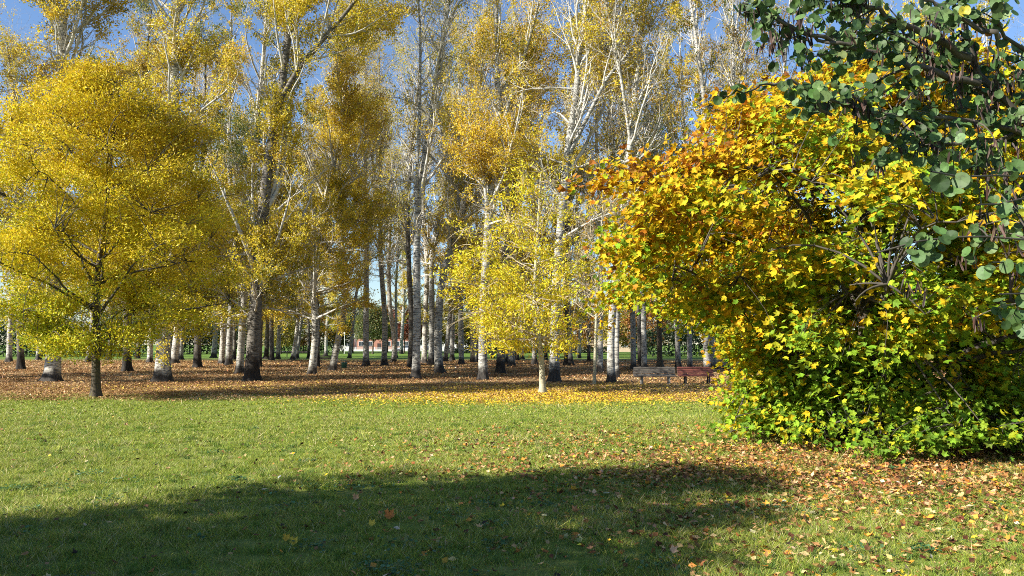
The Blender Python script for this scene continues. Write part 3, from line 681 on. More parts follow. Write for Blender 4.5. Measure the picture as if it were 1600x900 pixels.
# ------------------------------------------------------------------ envelope trees
def attach(skel, targets, n=6, sag=.12, toward=None):
    """a curved twig from the nearest skeleton point that lies nearer the axis to each target"""
    d = np.linalg.norm(targets[:, None]-skel[None], axis=2)
    j = d.argmin(1); a = skel[j]; b = targets; t = np.linspace(0, 1, n)[None, :, None]
    mid = (a+b)/2+rng.normal(0, .08, a.shape)*np.linalg.norm(b-a, axis=1, keepdims=True); mid[:, 2] += sag*np.linalg.norm(b-a, axis=1)
    return a[:, None]*(1-t)**2+2*mid[:, None]*t*(1-t)+b[:, None]*t**2
def env_tree(name, loc, prof, trunk_path, r0, n_limb, n_sub, n_tw, per, leafsz, templ, mats, colorf, label, cat='tree', ax=(1, 1), shell=.35,
             droop=-.3, clr=.34, keepf=None, limb_t0=.25, fill=.45, offs=(0, 0), noise_amp=.18, facing=0.0, trunk_sides=12, flare=.7, clumps=0):
    """prof: (z, radius) rows of the crown outline in metres above the foot"""
    reseed(label); root = empty(name, loc); tag(root, label, cat)
    prof = np.array(prof, float); tr = resample(trunk_path, 24); z = tr[:, 2]; H = z[-1]
    rad = r0*(1-.85*(np.clip(z, 0, H)/H)**.9)+.01
    fl = np.exp(-np.maximum(z, 0)/.18)*flare
    tb = [(tr[None], (rad*(1+fl))[None], trunk_sides)]
    ga, gb = rng.uniform(0, 6.28, 2)
    def sample(N, lo, hi):
        zz = rng.uniform(prof[0, 0], prof[-1, 0], N*4); rr = np.interp(zz, prof[:, 0], prof[:, 1])
        k = rng.random(len(zz)) < rr/prof[:, 1].max(); zz, rr = zz[k][:N], rr[k][:N]; N = len(zz)
        a = rng.uniform(0, 2*math.pi, N); bump = 1+noise_amp*(np.sin(3*a+zz*1.1+ga)+np.sin(5*a-zz*1.9+gb)+.9*np.sin(8*a+zz*3.4)+.6*np.sin(13*a-zz*5.3))/2
        q = rng.uniform(lo**2, hi**2, N)**.5
        # axis of the crown follows the trunk
        cx = np.interp(zz, z, tr[:, 0])*.6+offs[0]; cy = np.interp(zz, z, tr[:, 1])*.6+offs[1]
        return np.stack([cx+np.cos(a)*rr*q*bump*ax[0], cy+np.sin(a)*rr*q*bump*ax[1], zz], 1)
    tg = sample(n_limb, .55, .8)
    zi = np.clip(tg[:, 2]-np.hypot(tg[:, 0], tg[:, 1])*rng.uniform(.25, .7, len(tg)), H*limb_t0, H*.95)
    st = np.stack([np.interp(zi, z, tr[:, k]) for k in range(3)], 1); t = np.linspace(0, 1, 12)[None, :, None]
    mid = (st+tg)/2; mid[:, 2] += .12*np.linalg.norm(tg-st, axis=1)*rng.uniform(-.6, 1, len(tg))
    limbs = st[:, None]*(1-t)**2+2*mid[:, None]*t*(1-t)+tg[:, None]*t**2
    wob = rng.normal(0, .05, limbs.shape); wob[:, 0] = 0; limbs = limbs+np.cumsum(wob, 1)*.6
    lr = np.interp(zi, z, rad)[:, None]*.5*(1-.85*np.linspace(0, 1, 12)[None])+.006
    sk = np.concatenate([limbs[:, 2:].reshape(-1, 3), tr[int(24*limb_t0):]])
    subs = attach(sk, sample(n_sub, .5, .95)); sr = np.broadcast_to((.02*(1-.7*np.linspace(0, 1, 6)))[None], subs.shape[:2])*(prof[:, 1].max()/5)
    sk2 = np.concatenate([sk, subs[:, 1:].reshape(-1, 3)])
    tw_t = sample(n_tw, shell, 1.0)
    if clumps:
        cc = sample(clumps, shell, .97); cc[:, :2] *= np.exp(rng.normal(0, .055, (len(cc), 1))); wts = rng.random(len(cc))**.7+.1; tw_t = cc[rng.choice(len(cc), n_tw, p=wts/wts.sum())]+rng.normal(0, clr*1.3, (n_tw, 3))*[1, 1, .5]
    if keepf is not None: tw_t = tw_t[keepf(tw_t)]
    tws = attach(sk2, tw_t, 5, .1); tws[:, -1, 2] += droop*clr
    twr = np.broadcast_to((.008*(1-.6*np.linspace(0, 1, 5)))[None], tws.shape[:2])*max(.6, prof[:, 1].max()/5)
    t_o = tube_obj('trunk', tb, mats[0], root)
    tube_obj('limbs', [(limbs, lr, 6), (subs, sr, 4)], mats[1], t_o)
    tube_obj('twigs', [(tws, twr, 3)], mats[1], t_o)
    tips = tws[:, -1]; N = len(tips)*per; pi = np.repeat(np.arange(len(tips)), per)
    back = rng.random(N)[:, None]**1.5*.5
    pos = tws[pi, -1]*(1-back)+tws[pi, -2]*back+rng.normal(0, clr, (N, 3))*[1, 1, .55]
    kp = pos[:, 2] > .16+.12*np.sin(pos[:, 0]*2.3)+.1*np.sin(pos[:, 0]*5.1+pos[:, 1]*3); pos = pos[kp]; pi = pi[kp]; N = len(pos)
    axis = np.stack([np.interp(pos[:, 2], z, tr[:, 0])+offs[0], np.interp(pos[:, 2], z, tr[:, 1])+offs[1], pos[:, 2]-1], 1)
    outw = unit(pos-axis)
    yd = outw*.7+rng.normal(0, .6, (N, 3))+np.array([0, 0, droop*1.2]); nm = outw*facing+rng.normal(0, .6, (N, 3))+np.array([0, 0, .7])
    c = colorf(pos, pi, tips)
    sz = rng.uniform(leafsz[0], leafsz[1], N)
    bs = []; part = rng.integers(0, len(templ), N)
    for q in range(len(templ)):
        s = part == q; bs.append(scatter(pos[s], yd[s], nm[s], sz[s], c[s], templ[q], rng.normal(.1, .25, s.sum())))
    link('crown', leaves_mesh('crown', bs), mats[2], root)
    return root

# the yellow tree at left
gL = G(150, 621)
def colL(pos, pi, tips):
    N = len(pos); z = tips[pi][:, 2]; cl = .20+.058*z+.16*vnoise(tips[pi][:, 0], z, 1.1, 2)+.035*tips[pi][:, 0]
    return pick_colors(N, [(.30, .38, .02), (.50, .48, .025), (.68, .54, .025), (.64, .50, .025), (.52, .37, .02)], [1.8, 3, 3.4, 2.6, 1.0], .12, np.clip(cl, .03, .97))
env_tree('yellow_tree', gL, [(1.6, 1.8), (2.3, 3.7), (3.2, 4.8), (5, 5.2), (7, 5.0), (8.6, 4.5), (10.0, 3.9), (11.0, 3.0), (11.9, 1.9), (12.6, .7)],
         np.array([[0, 0, -.15], [-.04, 0, 1], [-.1, 0, 2.4], [-.2, .1, 4.5], [.1, 0, 7], [.2, .2, 10.5]]), .155, 38, 380, 4300, 36, (.085, .15), [T_NARROW],
         (M['bark_brown'], M['limb_dark'], M['leaf']), colL, 'rounded yellow leaved tree with short dark trunk, big and dense at left', ax=(.88, .85), shell=.1, clr=.25, offs=(-.1, 0), facing=.5, limb_t0=.2, droop=.05, noise_amp=.28, clumps=400)

# the big maple at right
LM = np.array([7.3, 15.6, 0])
def colM(pos, pi, tips):
    N = len(pos); t = tips[pi]; z = t[:, 2]
    cl = .17+.064*z+.25*vnoise(t[:, 0]+t[:, 2]*.6, t[:, 1]+z, 1.7, 3)-.03*(t[:, 0])
    return pick_colors(N, [(.12, .22, .02), (.21, .33, .022), (.36, .40, .02), (.54, .40, .015), (.58, .34, .012), (.46, .19, .012), (.25, .10, .018)], [2.0, 2.8, 2.2, 2.6, 2.6, 1.5, .9], .18, np.clip(cl, .03, .985))
env_tree('maple_tree', LM, [(.2, 3.1), (.6, 3.3), (1.2, 2.6), (1.8, 2.7), (2.3, 4.8), (3, 5.7), (4.2, 5.9), (5.0, 5.3), (5.8, 4.5), (6.5, 3.4), (7.1, 2.4), (7.7, 1.4), (8.1, .6)],
         np.array([[0, 0, -.15], [.05, 0, 1.0], [.0, .1, 2.4], [-.15, 0, 4.5], [-.2, .1, 7.6]]), .2, 44, 420, 6400, 22, (.078, .148), [T_MAPLE, T_MAPLE_S],
         (M['bark_brown'], M['limb_dark'], M['maple_leaf']), colM, 'big spreading maple in gold, orange and green with boughs down to the grass', ax=(1.0, 1.12), shell=.35, clr=.23, facing=.6,
         droop=-.45, limb_t0=.12, noise_amp=.13, clumps=430, offs=(.3, -.1))

# the lemon sapling
gS = G(848, 615)
def colS(pos, pi, tips):
    return pick_colors(len(pos), [(.52, .50, .03), (.68, .60, .03), (.74, .58, .03), (.58, .42, .03)], [2, 4, 3, 1], .12)
def keepS(p):
    px = 800+F*(p[:, 0]+gS[0])/(p[:, 1]+gS[1]); z = p[:, 2]
    lik = np.clip(1.1-(px-810)/100, .12, 1)*np.clip(1.3-z/8.5, .12, 1)
    return rng.random(len(p)) < lik
dS = gS[1]
trS = [np.zeros(3)]+[P(x, y, dS)-gS for x, y in ((847, 580), (845, 545), (838, 505), (834, 470), (838, 400), (842, 330), (845, 270))]
trS[0] = np.array([0, 0, -.1])
env_tree('lemon_sapling', gS, [(1.75, 2.2), (2.3, 3.4), (3.2, 3.9), (4.6, 3.7), (6, 3.2), (7.5, 2.4), (9, 1.2), (9.6, .4)], np.array(trS), .115, 34, 460, 2600, 15, (.10, .17), [T_NARROW],
         (M['bark_young'], M['twig_pale'], M['leaf']), colS, 'young tree with pale trunk and airy lemon yellow crown, leaves mostly on its left', shell=.2, clr=.2, keepf=keepS, offs=(-.1, 0), ax=(1, .8), limb_t0=.25, facing=.2, noise_amp=.34, clumps=300, droop=-.1)
# bare twiggy growth on the same sapling's right and the bare sapling beside it
gB = G(928, 603); dB = gB[1]
rb = empty('bare_sapling', gB); tag(rb, 'slim nearly leafless sapling with a spray of pale twigs, left of the white poplar', 'tree')
tb = resample([np.array([0, 0, -.1])]+[P(x, y, dB)-gB for x, y in ((930, 560), (931, 515), (934, 450), (938, 380), (942, 320))], 24)
rb_r = .085*(1-.85*np.linspace(0, 1, 24))+.006
t_o = tube_obj('trunk', [(tb[None], rb_r[None], 10)], M['bark_young'], rb)
c1, q1, _ = grow(tb[None], rb_r[None], 30, .32, .98, (.6, 1.3), (1.6, 3.2), .06, .10, 9, .55, .008, .5)
c2, q2, _ = grow(c1, q1, 220, .1, 1, (.4, 1.1), (.6, 1.6), .02, .18, 5, .6, .006, .4)
c3, q3, _ = grow(c2, q2, 800, .1, 1, (.4, 1.2), (.25, .8), .0, .2, 4, .6, .005, .3)
tube_obj('limbs', [(c1, q1, 5), (c2, q2, 4)], M['twig_pale'], t_o); tube_obj('twigs', [(c3, q3, 3)], M['twig_pale'], t_o)
lp, li = leaf_points(c3[rng.random(len(c3)) < .25], 3, .5, .05); N = len(lp)
link('crown', leaves_mesh('crown', [scatter(lp, rng.normal(size=(N, 3)), rng.normal(size=(N, 3)), rng.uniform(.05, .1, N), pick_colors(N, [(.22, .09, .03), (.40, .22, .05), (.5, .4, .05)], [3, 2, 1]), T_KITE)]), M['leaf'], rb)

# ------------------------------------------------------------------ redbud reaching in from the right, close to the camera
def build_redbud():
    reseed('redbud')
    root0 = np.array([6.6, 5.6, 0.0]); root = empty('redbud_tree', root0)
    tag(root, 'dark redbud with round green leaves and hanging seed pods reaching in from top right', 'tree')
    tr = resample(np.array([[0, 0, -.1], [-.05, .05, 1], [-.15, .1, 2], [-.2, .2, 3.2], [-.4, .3, 4.6], [-.6, .3, 6.0]]), 24)
    r = .14*(1-.75*np.linspace(0, 1, 24))+.01
    t_o = tube_obj('trunk', [(tr[None], r[None], 12)], M['limb_dark'], root)
    lines = [  # pixel lines with depths, root side first
      ([(1680, 250), (1600, 200), (1500, 185), (1400, 180), (1310, 160), (1240, 135)], (5.6, 4.9), .028),
      ([(1680, 240), (1600, 190), (1545, 150), (1515, 100), (1500, 40), (1490, -40)], (5.6, 5.4), .05),
      ([(1530, 130), (1450, 110), (1380, 85), (1300, 70), (1240, 45), (1195, 20)], (5.4, 4.8), .025),
      ([(1515, 90), (1440, 50), (1370, 20), (1300, -20)], (5.4, 5.0), .028),
      ([(1660, 120), (1600, 85), (1560, 40), (1540, -30)], (5.4, 5.0), .03),
      ([(1560, 160), (1500, 120), (1420, 60), (1360, 40), (1310, 10)], (5.5, 6.0), .022),
      ([(1600, 210), (1520, 225), (1440, 220), (1380, 180), (1330, 150)], (5.5, 5.9), .02),
      ([(1700, 330), (1640, 300), (1600, 275), (1540, 270), (1480, 272), (1455, 268)], (4.6, 3.9), .010),
      ([(1700, 330), (1640, 315), (1590, 305), (1550, 312), (1525, 320)], (4.5, 3.9), .009),
      ([(1700, 420), (1640, 380), (1560, 370), (1490, 372), (1440, 362), (1370, 395)], (5.0, 4.6), .012),
      ([(1700, 440), (1640, 420), (1580, 405), (1550, 410)], (5.0, 4.5), .010),
      ([(1700, 470), (1650, 470), (1600, 455), (1560, 460)], (5.0, 4.4), .010),
      ([(1330, 70), (1270, 60), (1220, 30), (1160, 5)], (5.0, 4.9), .012),
      ([(1300, 180), (1240, 128), (1200, 130), (1150, 145), (1130, 150)], (5.0, 4.8), .010),
      ([(1620, 520), (1600, 500), (1585, 490)], (4.6, 4.4), .008),
      ([(1560, 60), (1480, 20), (1420, -20)], (4.6, 4.4), .015),
    ]
    L, Rr = [], []
    for pts, (d0, d1), rr in lines:
        q = np.array([P(x, y, d0+(d1-d0)*i/(len(pts)-1)) for i, (x, y) in enumerate(pts)])-root0
        if pts[0][0] > 1640:
            zz = min(max(q[0, 2]-.25, .9), 4.5); q = np.concatenate([[[np.interp(zz, tr[:, 2], tr[:, 0]), np.interp(zz, tr[:, 2], tr[:, 1]), zz]], q])
        q = resample(q, 16); q[1:-1] += rng.normal(0, .014, (14, 3)); L.append(q); Rr.append(rr*(1-.75*np.linspace(0, 1, 16))+.002)
    L = np.array(L); Rr = np.array(Rr)
    s1, sr1, _ = grow(L[[0, 1, 2, 3, 4, 5, 6, 15]], Rr[[0, 1, 2, 3, 4, 5, 6, 15]], 165, .25, 1, (.3, 1.0), (.3, .8), -.02, .18, 6, .5, .003, .4)
    s2, sr2, _ = grow(L[7:15], Rr[7:15], 26, .35, 1, (.3, .8), (.12, .3), -.03, .16, 6, .5, .0025, .4)
    tube_obj('limbs', [(L, Rr, 7), (s1, sr1, 4), (s2, sr2, 4)], M['limb_dark'], t_o)
    gx = np.array([P(rng.uniform(1430, 1640), rng.uniform(60, 330), rng.uniform(5, 6)) for _ in range(40)]+[P(rng.uniform(1500, 1640), rng.uniform(330, 520), rng.uniform(4.9, 5.6)) for _ in range(9)])-root0
    dk = attach(np.concatenate([L[:12].reshape(-1, 3)]), gx, 6, .15); tube_obj('twigs', [(dk, np.broadcast_to(np.linspace(.007, .003, 6)[None], dk.shape[:2]), 4)], M['limb_dark'], t_o)
    dk_ = dk
    # leaves: flat, alternate, hanging along the twigs
    pos, ydl, nml, szl = [], [], [], []
    def put(tw, per, t0, sz):
        p, pi = leaf_points(tw, per, t0, .03); N = len(p)
        pos.append(p); ydl.append(rng.normal(0, .5, (N, 3))+np.array([0, 0, -.75])); nm = rng.normal(0, .55, (N, 3))+np.array([-.25, -1.0, .35])
        nml.append(nm); szl.append(rng.uniform(sz[0], sz[1], N))
    put(s1, 10, .2, (.04, .08)); put(L[[2, 3, 4, 5, 12, 13, 15]], 14, .4, (.045, .08)); put(L[[0, 1]], 10, .2, (.04, .075))
    put(L[7:12], 9, .45, (.06, .10)); put(s2, 4, .3, (.05, .095)); put(dk_, 7, .5, (.045, .085)); put(L[14:15], 4, .3, (.06, .1))
    p = np.concatenate(pos); N = len(p)
    c = pick_colors(N, [(.035, .07, .02), (.07, .125, .035), (.12, .19, .065), (.42, .40, .04)], [2.6, 4, 2.4, .1], .14)
    link('crown', leaves_mesh('crown', [scatter(p, np.concatenate(ydl), np.concatenate(nml), np.concatenate(szl), c, T_HEART, rng.normal(.1, .2, N))]), M['redbud_leaf'], root)
    # seed pods in hanging bunches
    pp, = [[]]; tw = np.concatenate([s1[:, ::2][:, :3], ])
    cent, _ = leaf_points(s1, 2, .1, .02); cent = cent[rng.random(len(cent)) < .22]
    c2, _ = leaf_points(L[:7], 9, .1, .03)
    c2 = np.concatenate([c2, gx])
    ext = np.array([P(x, y, d) for x, y, d in ((1205, 60, 4.9), (1225, 50, 4.9), (1190, 70, 4.9), (1215, 72, 4.8), (1160, 5, 4.9), (1175, 12, 4.9), (1210, 52, 4.8), (1420, 440, 4.8), (1440, 445, 4.8), (1580, 380, 4.6), (1560, 355, 4.6), (1550, 225, 5), (1500, 230, 5), (1590, 225, 5))])-root0
    cent = np.concatenate([cent, c2, ext]); k = 8; q = np.repeat(cent, k, axis=0)+rng.normal(0, .028, (len(cent)*k, 3))*[1, 1, .9]; N = len(q)
    yd = rng.normal(0, .22, (N, 3))+np.array([0, 0, -1]); nm = rng.normal(size=(N, 3))
    link('seed_pods', leaves_mesh('seed_pods', [scatter(q, yd, nm, rng.uniform(.05, .115, N), pick_colors(N, [(.028, .016, .012), (.06, .032, .022), (.10, .06, .045)], [3, 2, 1]), T_POD, rng.normal(0, .1, N))]), M['pod'], root)
build_redbud()

# ------------------------------------------------------------------ trees outside the left edge whose shade falls across the foreground
def colE(pos, pi, tips): return pick_colors(len(pos), [(.04, .07, .02), (.07, .11, .03), (.12, .14, .03)], [3, 3, 1])
n2 = np.array([-TRAVEL[1], TRAVEL[0]])
def side_tree(s, n, prof, lab, tw=700, off=0):
    p = TRAVEL*s+n2*n
    h = prof[-1][0]
    env_tree('broad_tree', (p[0], p[1], 0), prof, np.array([[0, 0, -.1], [0, .05, 1.5], [.1, 0, 3], [.0, .1, h*.9]]), .2, 20, 150, tw, 26, (.10, .17), [T_KITE], (M['bark_brown'], M['limb_dark'], M['leaf']), colE, lab, shell=.1, clr=.22, noise_amp=.4, clumps=72)
side_tree(-14.5, 8.2, [(2.2, 1.5), (3, 2.4), (4.5, 2.6), (6, 2.5), (7.5, 2.0), (9, 1.1), (9.6, .3)], 'green tree out of view at left, nearer the camera', 420)
side_tree(-8.6, 9.0, [(3.6, 1.0), (4.4, 1.7), (5.5, 1.9), (6.8, 1.7), (8.2, 1.2), (9.6, .3)], 'slender green tree out of view at left', 560)
side_tree(-6.8, 6.9, [(2.6, 1.0), (3.4, 1.7), (4.6, 1.9), (5.8, 1.5), (7.2, .4)], 'slender green tree out of view just left of the camera', 420)
side_tree(-9.8, 5.2, [(2.0, 1.2), (3, 2.0), (4.5, 2.4), (6, 2.2), (7, 1.4), (7.6, .3)], 'green tree out of view behind the camera', 1100)

# ------------------------------------------------------------------ benches
M['wood_grey'] = simple_mat('wood_grey', (.075, .065, .052), .7, .35, 6, stretch=(.3, 4, 4))
M['wood_red'] = simple_mat('wood_red', (.12, .035, .022), .55, .3, 6, stretch=(.3, 4, 4))
M['wood_dark'] = simple_mat('wood_dark', (.035, .022, .018), .7, .3, 6)
M['concrete'] = simple_mat('concrete', (.15, .14, .125), .85, .2, 12)
M['iron'] = simple_mat('iron', (.035, .035, .035), .5, .3, 12, .6)
def bench(px, py, L, wood, legm, lab, rz=0, legs=(-.32, .32)):
    g = G(px, py); root = empty('park_bench', (g[0], g[1], ground_h(g[0], g[1]))); root.rotation_euler = (0, 0, rz)
    tag(root, lab, 'bench', 'park benches at the edge of the grove')
    m = MB()
    for i in range(4): m.box((0, -.20+i*.125, .43+.006*i), (L, .10, .035), bevel=.008)
    m.build('seat', wood, root)
    m = MB()
    for i in range(4): m.box((0, .24+.035*i, .50+i*.105), (L, .03, .088), rx=-.3, bevel=.008)
    m.build('backrest', wood, root)
    for f in legs:
        x = f*L; m = MB()
        m.prism([(-.035, 0), (.035, 0), (.03, .36), (-.03, .36)], -.2, -.12)
        for v in m.v: v.x += x
        b = MB(); b.v, b.f = m.v, m.f
        b.box((x, .20, .18), (.07, .08, .36), rx=.12, bevel=.01); b.box((x, .02, .385), (.06, .46, .05), bevel=.01)
        b.box((x, .315, .64), (.045, .04, .50), rx=-.3, bevel=.008); b.box((x, .02, .03), (.08, .52, .05), bevel=.01)
        b.build('leg', legm, root)
bench(1024, 602, 2.05, M['wood_grey'], M['concrete'], 'weathered grey slatted bench on pale legs, left of the red bench')
bench(1089, 602, 1.75, M['wood_red'], M['iron'], 'dark red slatted bench partly behind the maple boughs')
bench(508, 567, 1.9, M['wood_dark'], M['iron'], 'dark bench deep in the grove between two white poplars', .1)

# litter bin
def build_bin():
    g = G(536.5, 581.5); root = empty('litter_bin', g); tag(root, 'small green litter bin hung on a post in the grove', 'bin')
    gm = simple_mat('bin_green', (.015, .085, .055), .45, .3, 10)
    MB().tube([(-.12, 0, -.05), (-.12, 0, .9)], .028, 8).build('post', M['concrete'], root)
    m = MB(); prof = [(.30, .15), (.33, .185), (.62, .205), (.66, .22), (.69, .20)]
    m.tube([(.06, -.05, z) for z, _ in prof], [r for _, r in prof], 18); m.build('bin_body', gm, root, True)
    m = MB(); m.tube([(.03, 0, .78), (.03, .0, .82)], [.2, .16], 18); m.build('bin_lid', gm, root)
    m = MB()
    for s in (-1, 1): m.box((.06+s*.18, -.02, .73), (.02, .03, .14))
    m.build('bracket', gm, root)
build_bin()

# low rail in front of the far lawn
def build_rail():
    d = 112; x0 = P(430, 540, d)[0]; x1 = P(484, 540, d)[0]
    root = empty('low_rail_fence', ((x0+x1)/2, d, 0)); tag(root, 'low dark wooden rail at the edge of the far lawn', 'fence')
    L = x1-x0; MB().box((0, 0, .78), (L, .1, .16), bevel=.02).build('rail', M['wood_dark'], root)
    for i in range(4): MB().box((-L/2+.2+i*(L-.4)/3, .03, .35), (.12, .12, .7), bevel=.02).build('post', M['wood_dark'], root)
build_rail()

# ------------------------------------------------------------------ far things: road, hedges, buildings, cars, far trees
M['asphalt'] = simple_mat('asphalt', (.14, .135, .13), .9, .15, 3)
def slab(name, x0, x1, y0, y1, z, mat):
    o = MB().poly([(x0, y0, z), (x1, y0, z), (x1, y1, z), (x0, y1, z)]).build(name, mat); tag(o, kind='structure'); return o
slab('road', -300, 300, 196, 204, .008, M['asphalt'])
def hedge(name, x0, x1, y, h, dth, lab, pal, dens=260, leaf=(.15, .3), cat='hedge'):
    root = empty(name, ((x0+x1)/2, y, 0)); tag(root, lab, cat); W = x1-x0
    mw = MB()
    for i in range(int(W/1.2)+1): mw.tube([(-W/2+i*1.2, 0, -.05), (-W/2+i*1.2+rng.normal(0, .1), 0, h*.8)], [.06, .02], 5)
    mw.build('stem', M['limb_dark'], root)
    N = int(W*h*dens); x = rng.uniform(-W/2, W/2, N); z = rng.random(N)**.8*h*(1+.10*np.sin(x*1.7)+.08*np.sin(x*4.1+1)); yy = rng.uniform(-.5, .5, N)*dth
    p = np.stack([x, yy, z], 1)
    link('foliage', leaves_mesh('foliage', [scatter(p, rng.normal(size=(N, 3)), rng.normal(size=(N, 3)), rng.uniform(leaf[0], leaf[1], N), pick_colors(N, pal, [3, 2, 1]), T_KITE)]), M['leaf'], root)
OLG = [(.05, .08, .03), (.08, .12, .04), (.12, .15, .05)]
DARKG = [(.018, .035, .014), (.03, .055, .02), (.05, .08, .025)]
X = lambda px, d: (px-800)/F*d
hedge('hedge', X(700, 160), X(962, 160), 160, 1.25, 1.2, 'low dark clipped hedge across the far lawn, before the beige house', DARKG)
hedge('tall_hedge', X(-40, 118), X(232, 118), 118, 5.5, 3, 'tall dark evergreen hedge behind the left grove', DARKG, 60, (.2, .45))
hedge('tall_hedge', X(250, 150), X(390, 150), 150, 5.5, 3, 'dark evergreen hedge beyond the green strip left of the thick dark trunk', DARKG, 50, (.25, .5))
hedge('tall_hedge', X(430, 175), X(540, 175), 175, 3.4, 2, 'dark green shrubs at the back of the far lawn above the rail', OLG, 50, (.25, .5))
hedge('tall_hedge', X(985, 120), X(1650, 120), 120, 4.5, 3, 'dark evergreen hedge closing the grove behind the benches and maple', DARKG, 45, (.25, .5))
# far trees
def far_tree(px, d, h, r, pal, w, lab, dens=1.0, trunk=.16, name='far_tree', bare=False):
    x = X(px, d)
    def cf(pos, pi, tips): return pick_colors(len(pos), pal, w, .15)
    z0 = h*.22
    h *= 1.2; r *= 1.1; z0 = h*(.32 if 535 < px < 660 else .16)
    env_tree(name, (x, d, 0), [(z0, r*.6), (h*.35, r*.9), (h*.55, r), (h*.75, r*.8), (h*.92, r*.45), (h, r*.1)], np.array([[0, 0, -.1], [.1, 0, h*.3], [0, 0, h*.85]]), trunk, 14, 70, int(420*dens), 22, (.22, .42), [T_KITE],
             (M['bark_brown'], M['limb_dark'] if not bare else M['twig_grey'], M['leaf']), cf, lab, shell=.2, clr=.5, limb_t0=.2, trunk_sides=7)
OL = [(.11, .14, .05), (.17, .20, .06), (.27, .24, .08)]; OR = [(.30, .15, .03), (.45, .26, .04), (.22, .09, .03)]; YL = [(.45, .36, .05), (.35, .30, .05), (.22, .2, .05)]; RD = [(.17, .05, .03), (.25, .09, .04), (.12, .07, .04)]
for a in ((440, 150, 9, 4, YL, (1, 2, 2), 'yellowish tree beyond the rail at left'), (475, 165, 10, 4.5, OR, (1, 2, 1), 'orange brown tree beyond the rail at right'),
          (522, 170, 10, 4.5, OL, (3, 2, 1), 'dull green round tree left of the brick building'), (552, 175, 11, 4.5, OL, (1, 2, 2), 'olive tree rising before the left end of the brick building'),
          (583, 150, 8, 3.4, OL, (3, 2, 1), 'small dark tree with thin stem before the brick building'), (606, 172, 9, 3, OR, (2, 2, 1), 'orange tree before the right end of the brick building'),
          (632, 165, 8.5, 3.6, RD, (3, 2, 1), 'reddish brown tree above the parked car'), (665, 175, 10, 4, OL, (2, 2, 2), 'green tree right of the parked car'),
          (700, 170, 10, 4.5, YL, (1, 2, 2), 'yellow green tree behind the lemon crown edge'), (735, 178, 9, 4.5, OL, (2, 2, 2), 'green tree behind the sturdy grey poplar'),
          (770, 172, 10, 4.5, OR, (1, 2, 2), 'brown tree behind the lemon crown'), (812, 170, 9, 4, YL, (2, 2, 1), 'yellow tree behind the sapling'),
          (905, 140, 8, 3.4, OR, (2, 2, 1), 'golden brown tree before the beige house'), (872, 165, 9, 4, OR, (1, 2, 2), 'brown tree left of the beige house'),
          (962, 150, 9, 4, YL, (1, 2, 2), 'olive yellow tree right of the beige house'), (1010, 140, 9, 4, OR, (1, 1, 2), 'brown tree above the grey bench'),
          (1060, 150, 10, 4.5, OL, (1, 2, 2), 'olive tree above the red bench'), (1140, 145, 10, 5, OL, (1, 2, 2), 'olive tree behind the maple left side'),
          (1250, 145, 10, 5, OL, (2, 2, 1), 'green tree behind the maple middle'), (1400, 150, 10, 5, OL, (2, 2, 1), 'green tree behind the maple right side'),
          (1540, 150, 10, 5, OL, (2, 2, 1), 'green tree behind the redbud'), (395, 160, 11, 5, OL, (2, 2, 2), 'green tree behind the thick dark poplar'),
          (340, 165, 11, 5, YL, (1, 2, 2), 'yellow green tree behind the close pair'), (270, 160, 11, 5, OL, (2, 2, 1), 'green tree behind the thickest pale poplar'),
          (190, 140, 11, 5, OL, (2, 2, 1), 'green tree behind the left hedge, right part'), (60, 140, 11, 6, OL, (3, 2, 1), 'green tree behind the left hedge, left part')):
    far_tree(*a)
# a dark conifer-like green tree right of centre
env_tree('conifer_tree', (X(1030, 62), 62, 0), [(8, 1.6), (10, 2.3), (13, 2.6), (16, 2.2), (19, 1.4), (21.5, .4)], np.array([[0, 0, -.1], [0, 0, 6], [0, 0, 20]]), .22, 24, 120, 600, 24, (.12, .22), [T_NARROW],
         (M['bark_brown'], M['limb_dark'], M['leaf']), lambda p, i, t: pick_colors(len(p), [(.03, .06, .018), (.06, .095, .025), (.10, .13, .03)], [2, 2, 1]), 'dark green tree rising just left of the maple top', shell=.1, clr=.35)

# brick building
def brick_mat():
    m, n, out = new_mat('brick'); tc = n.nodes.new('ShaderNodeTexCoord')
    b = n.nodes.new('ShaderNodeTexBrick'); b.inputs['Scale'].default_value = 3; b.inputs[1].default_value = (.42, .16, .09, 1); b.inputs[2].default_value = (.36, .13, .08, 1); b.inputs[3].default_value = (.35, .3, .26, 1)
    sp = n.nodes.new('ShaderNodeSeparateXYZ'); n.links.new(tc.outputs['Object'], sp.inputs[0]); cb = n.nodes.new('ShaderNodeCombineXYZ')
    n.links.new(math_n(n, 'ADD', sp.outputs[0], sp.outputs[1]), cb.inputs[0]); n.links.new(sp.outputs[2], cb.inputs[1]); n.links.new(cb.outputs[0], b.inputs[0])
    p = n.nodes.new('ShaderNodeBsdfPrincipled'); p.inputs['Roughness'].default_value = .9; n.links.new(b.outputs[0], p.inputs[0]); n.links.new(p.outputs[0], out.inputs[0]); return m
M['brick'] = brick_mat(); M['plaster'] = simple_mat('plaster', (.62, .60, .56), .85, .06, 2); M['beige'] = simple_mat('beige', (.50, .38, .26), .85, .1, 2)
M['roof'] = simple_mat('roof', (.22, .12, .09), .85, .25, 4); M['glass'] = simple_mat('glass', (.04, .05, .06), .12, .2, 2); M['trim'] = simple_mat('trim', (.7, .7, .68), .6, .05, 3)
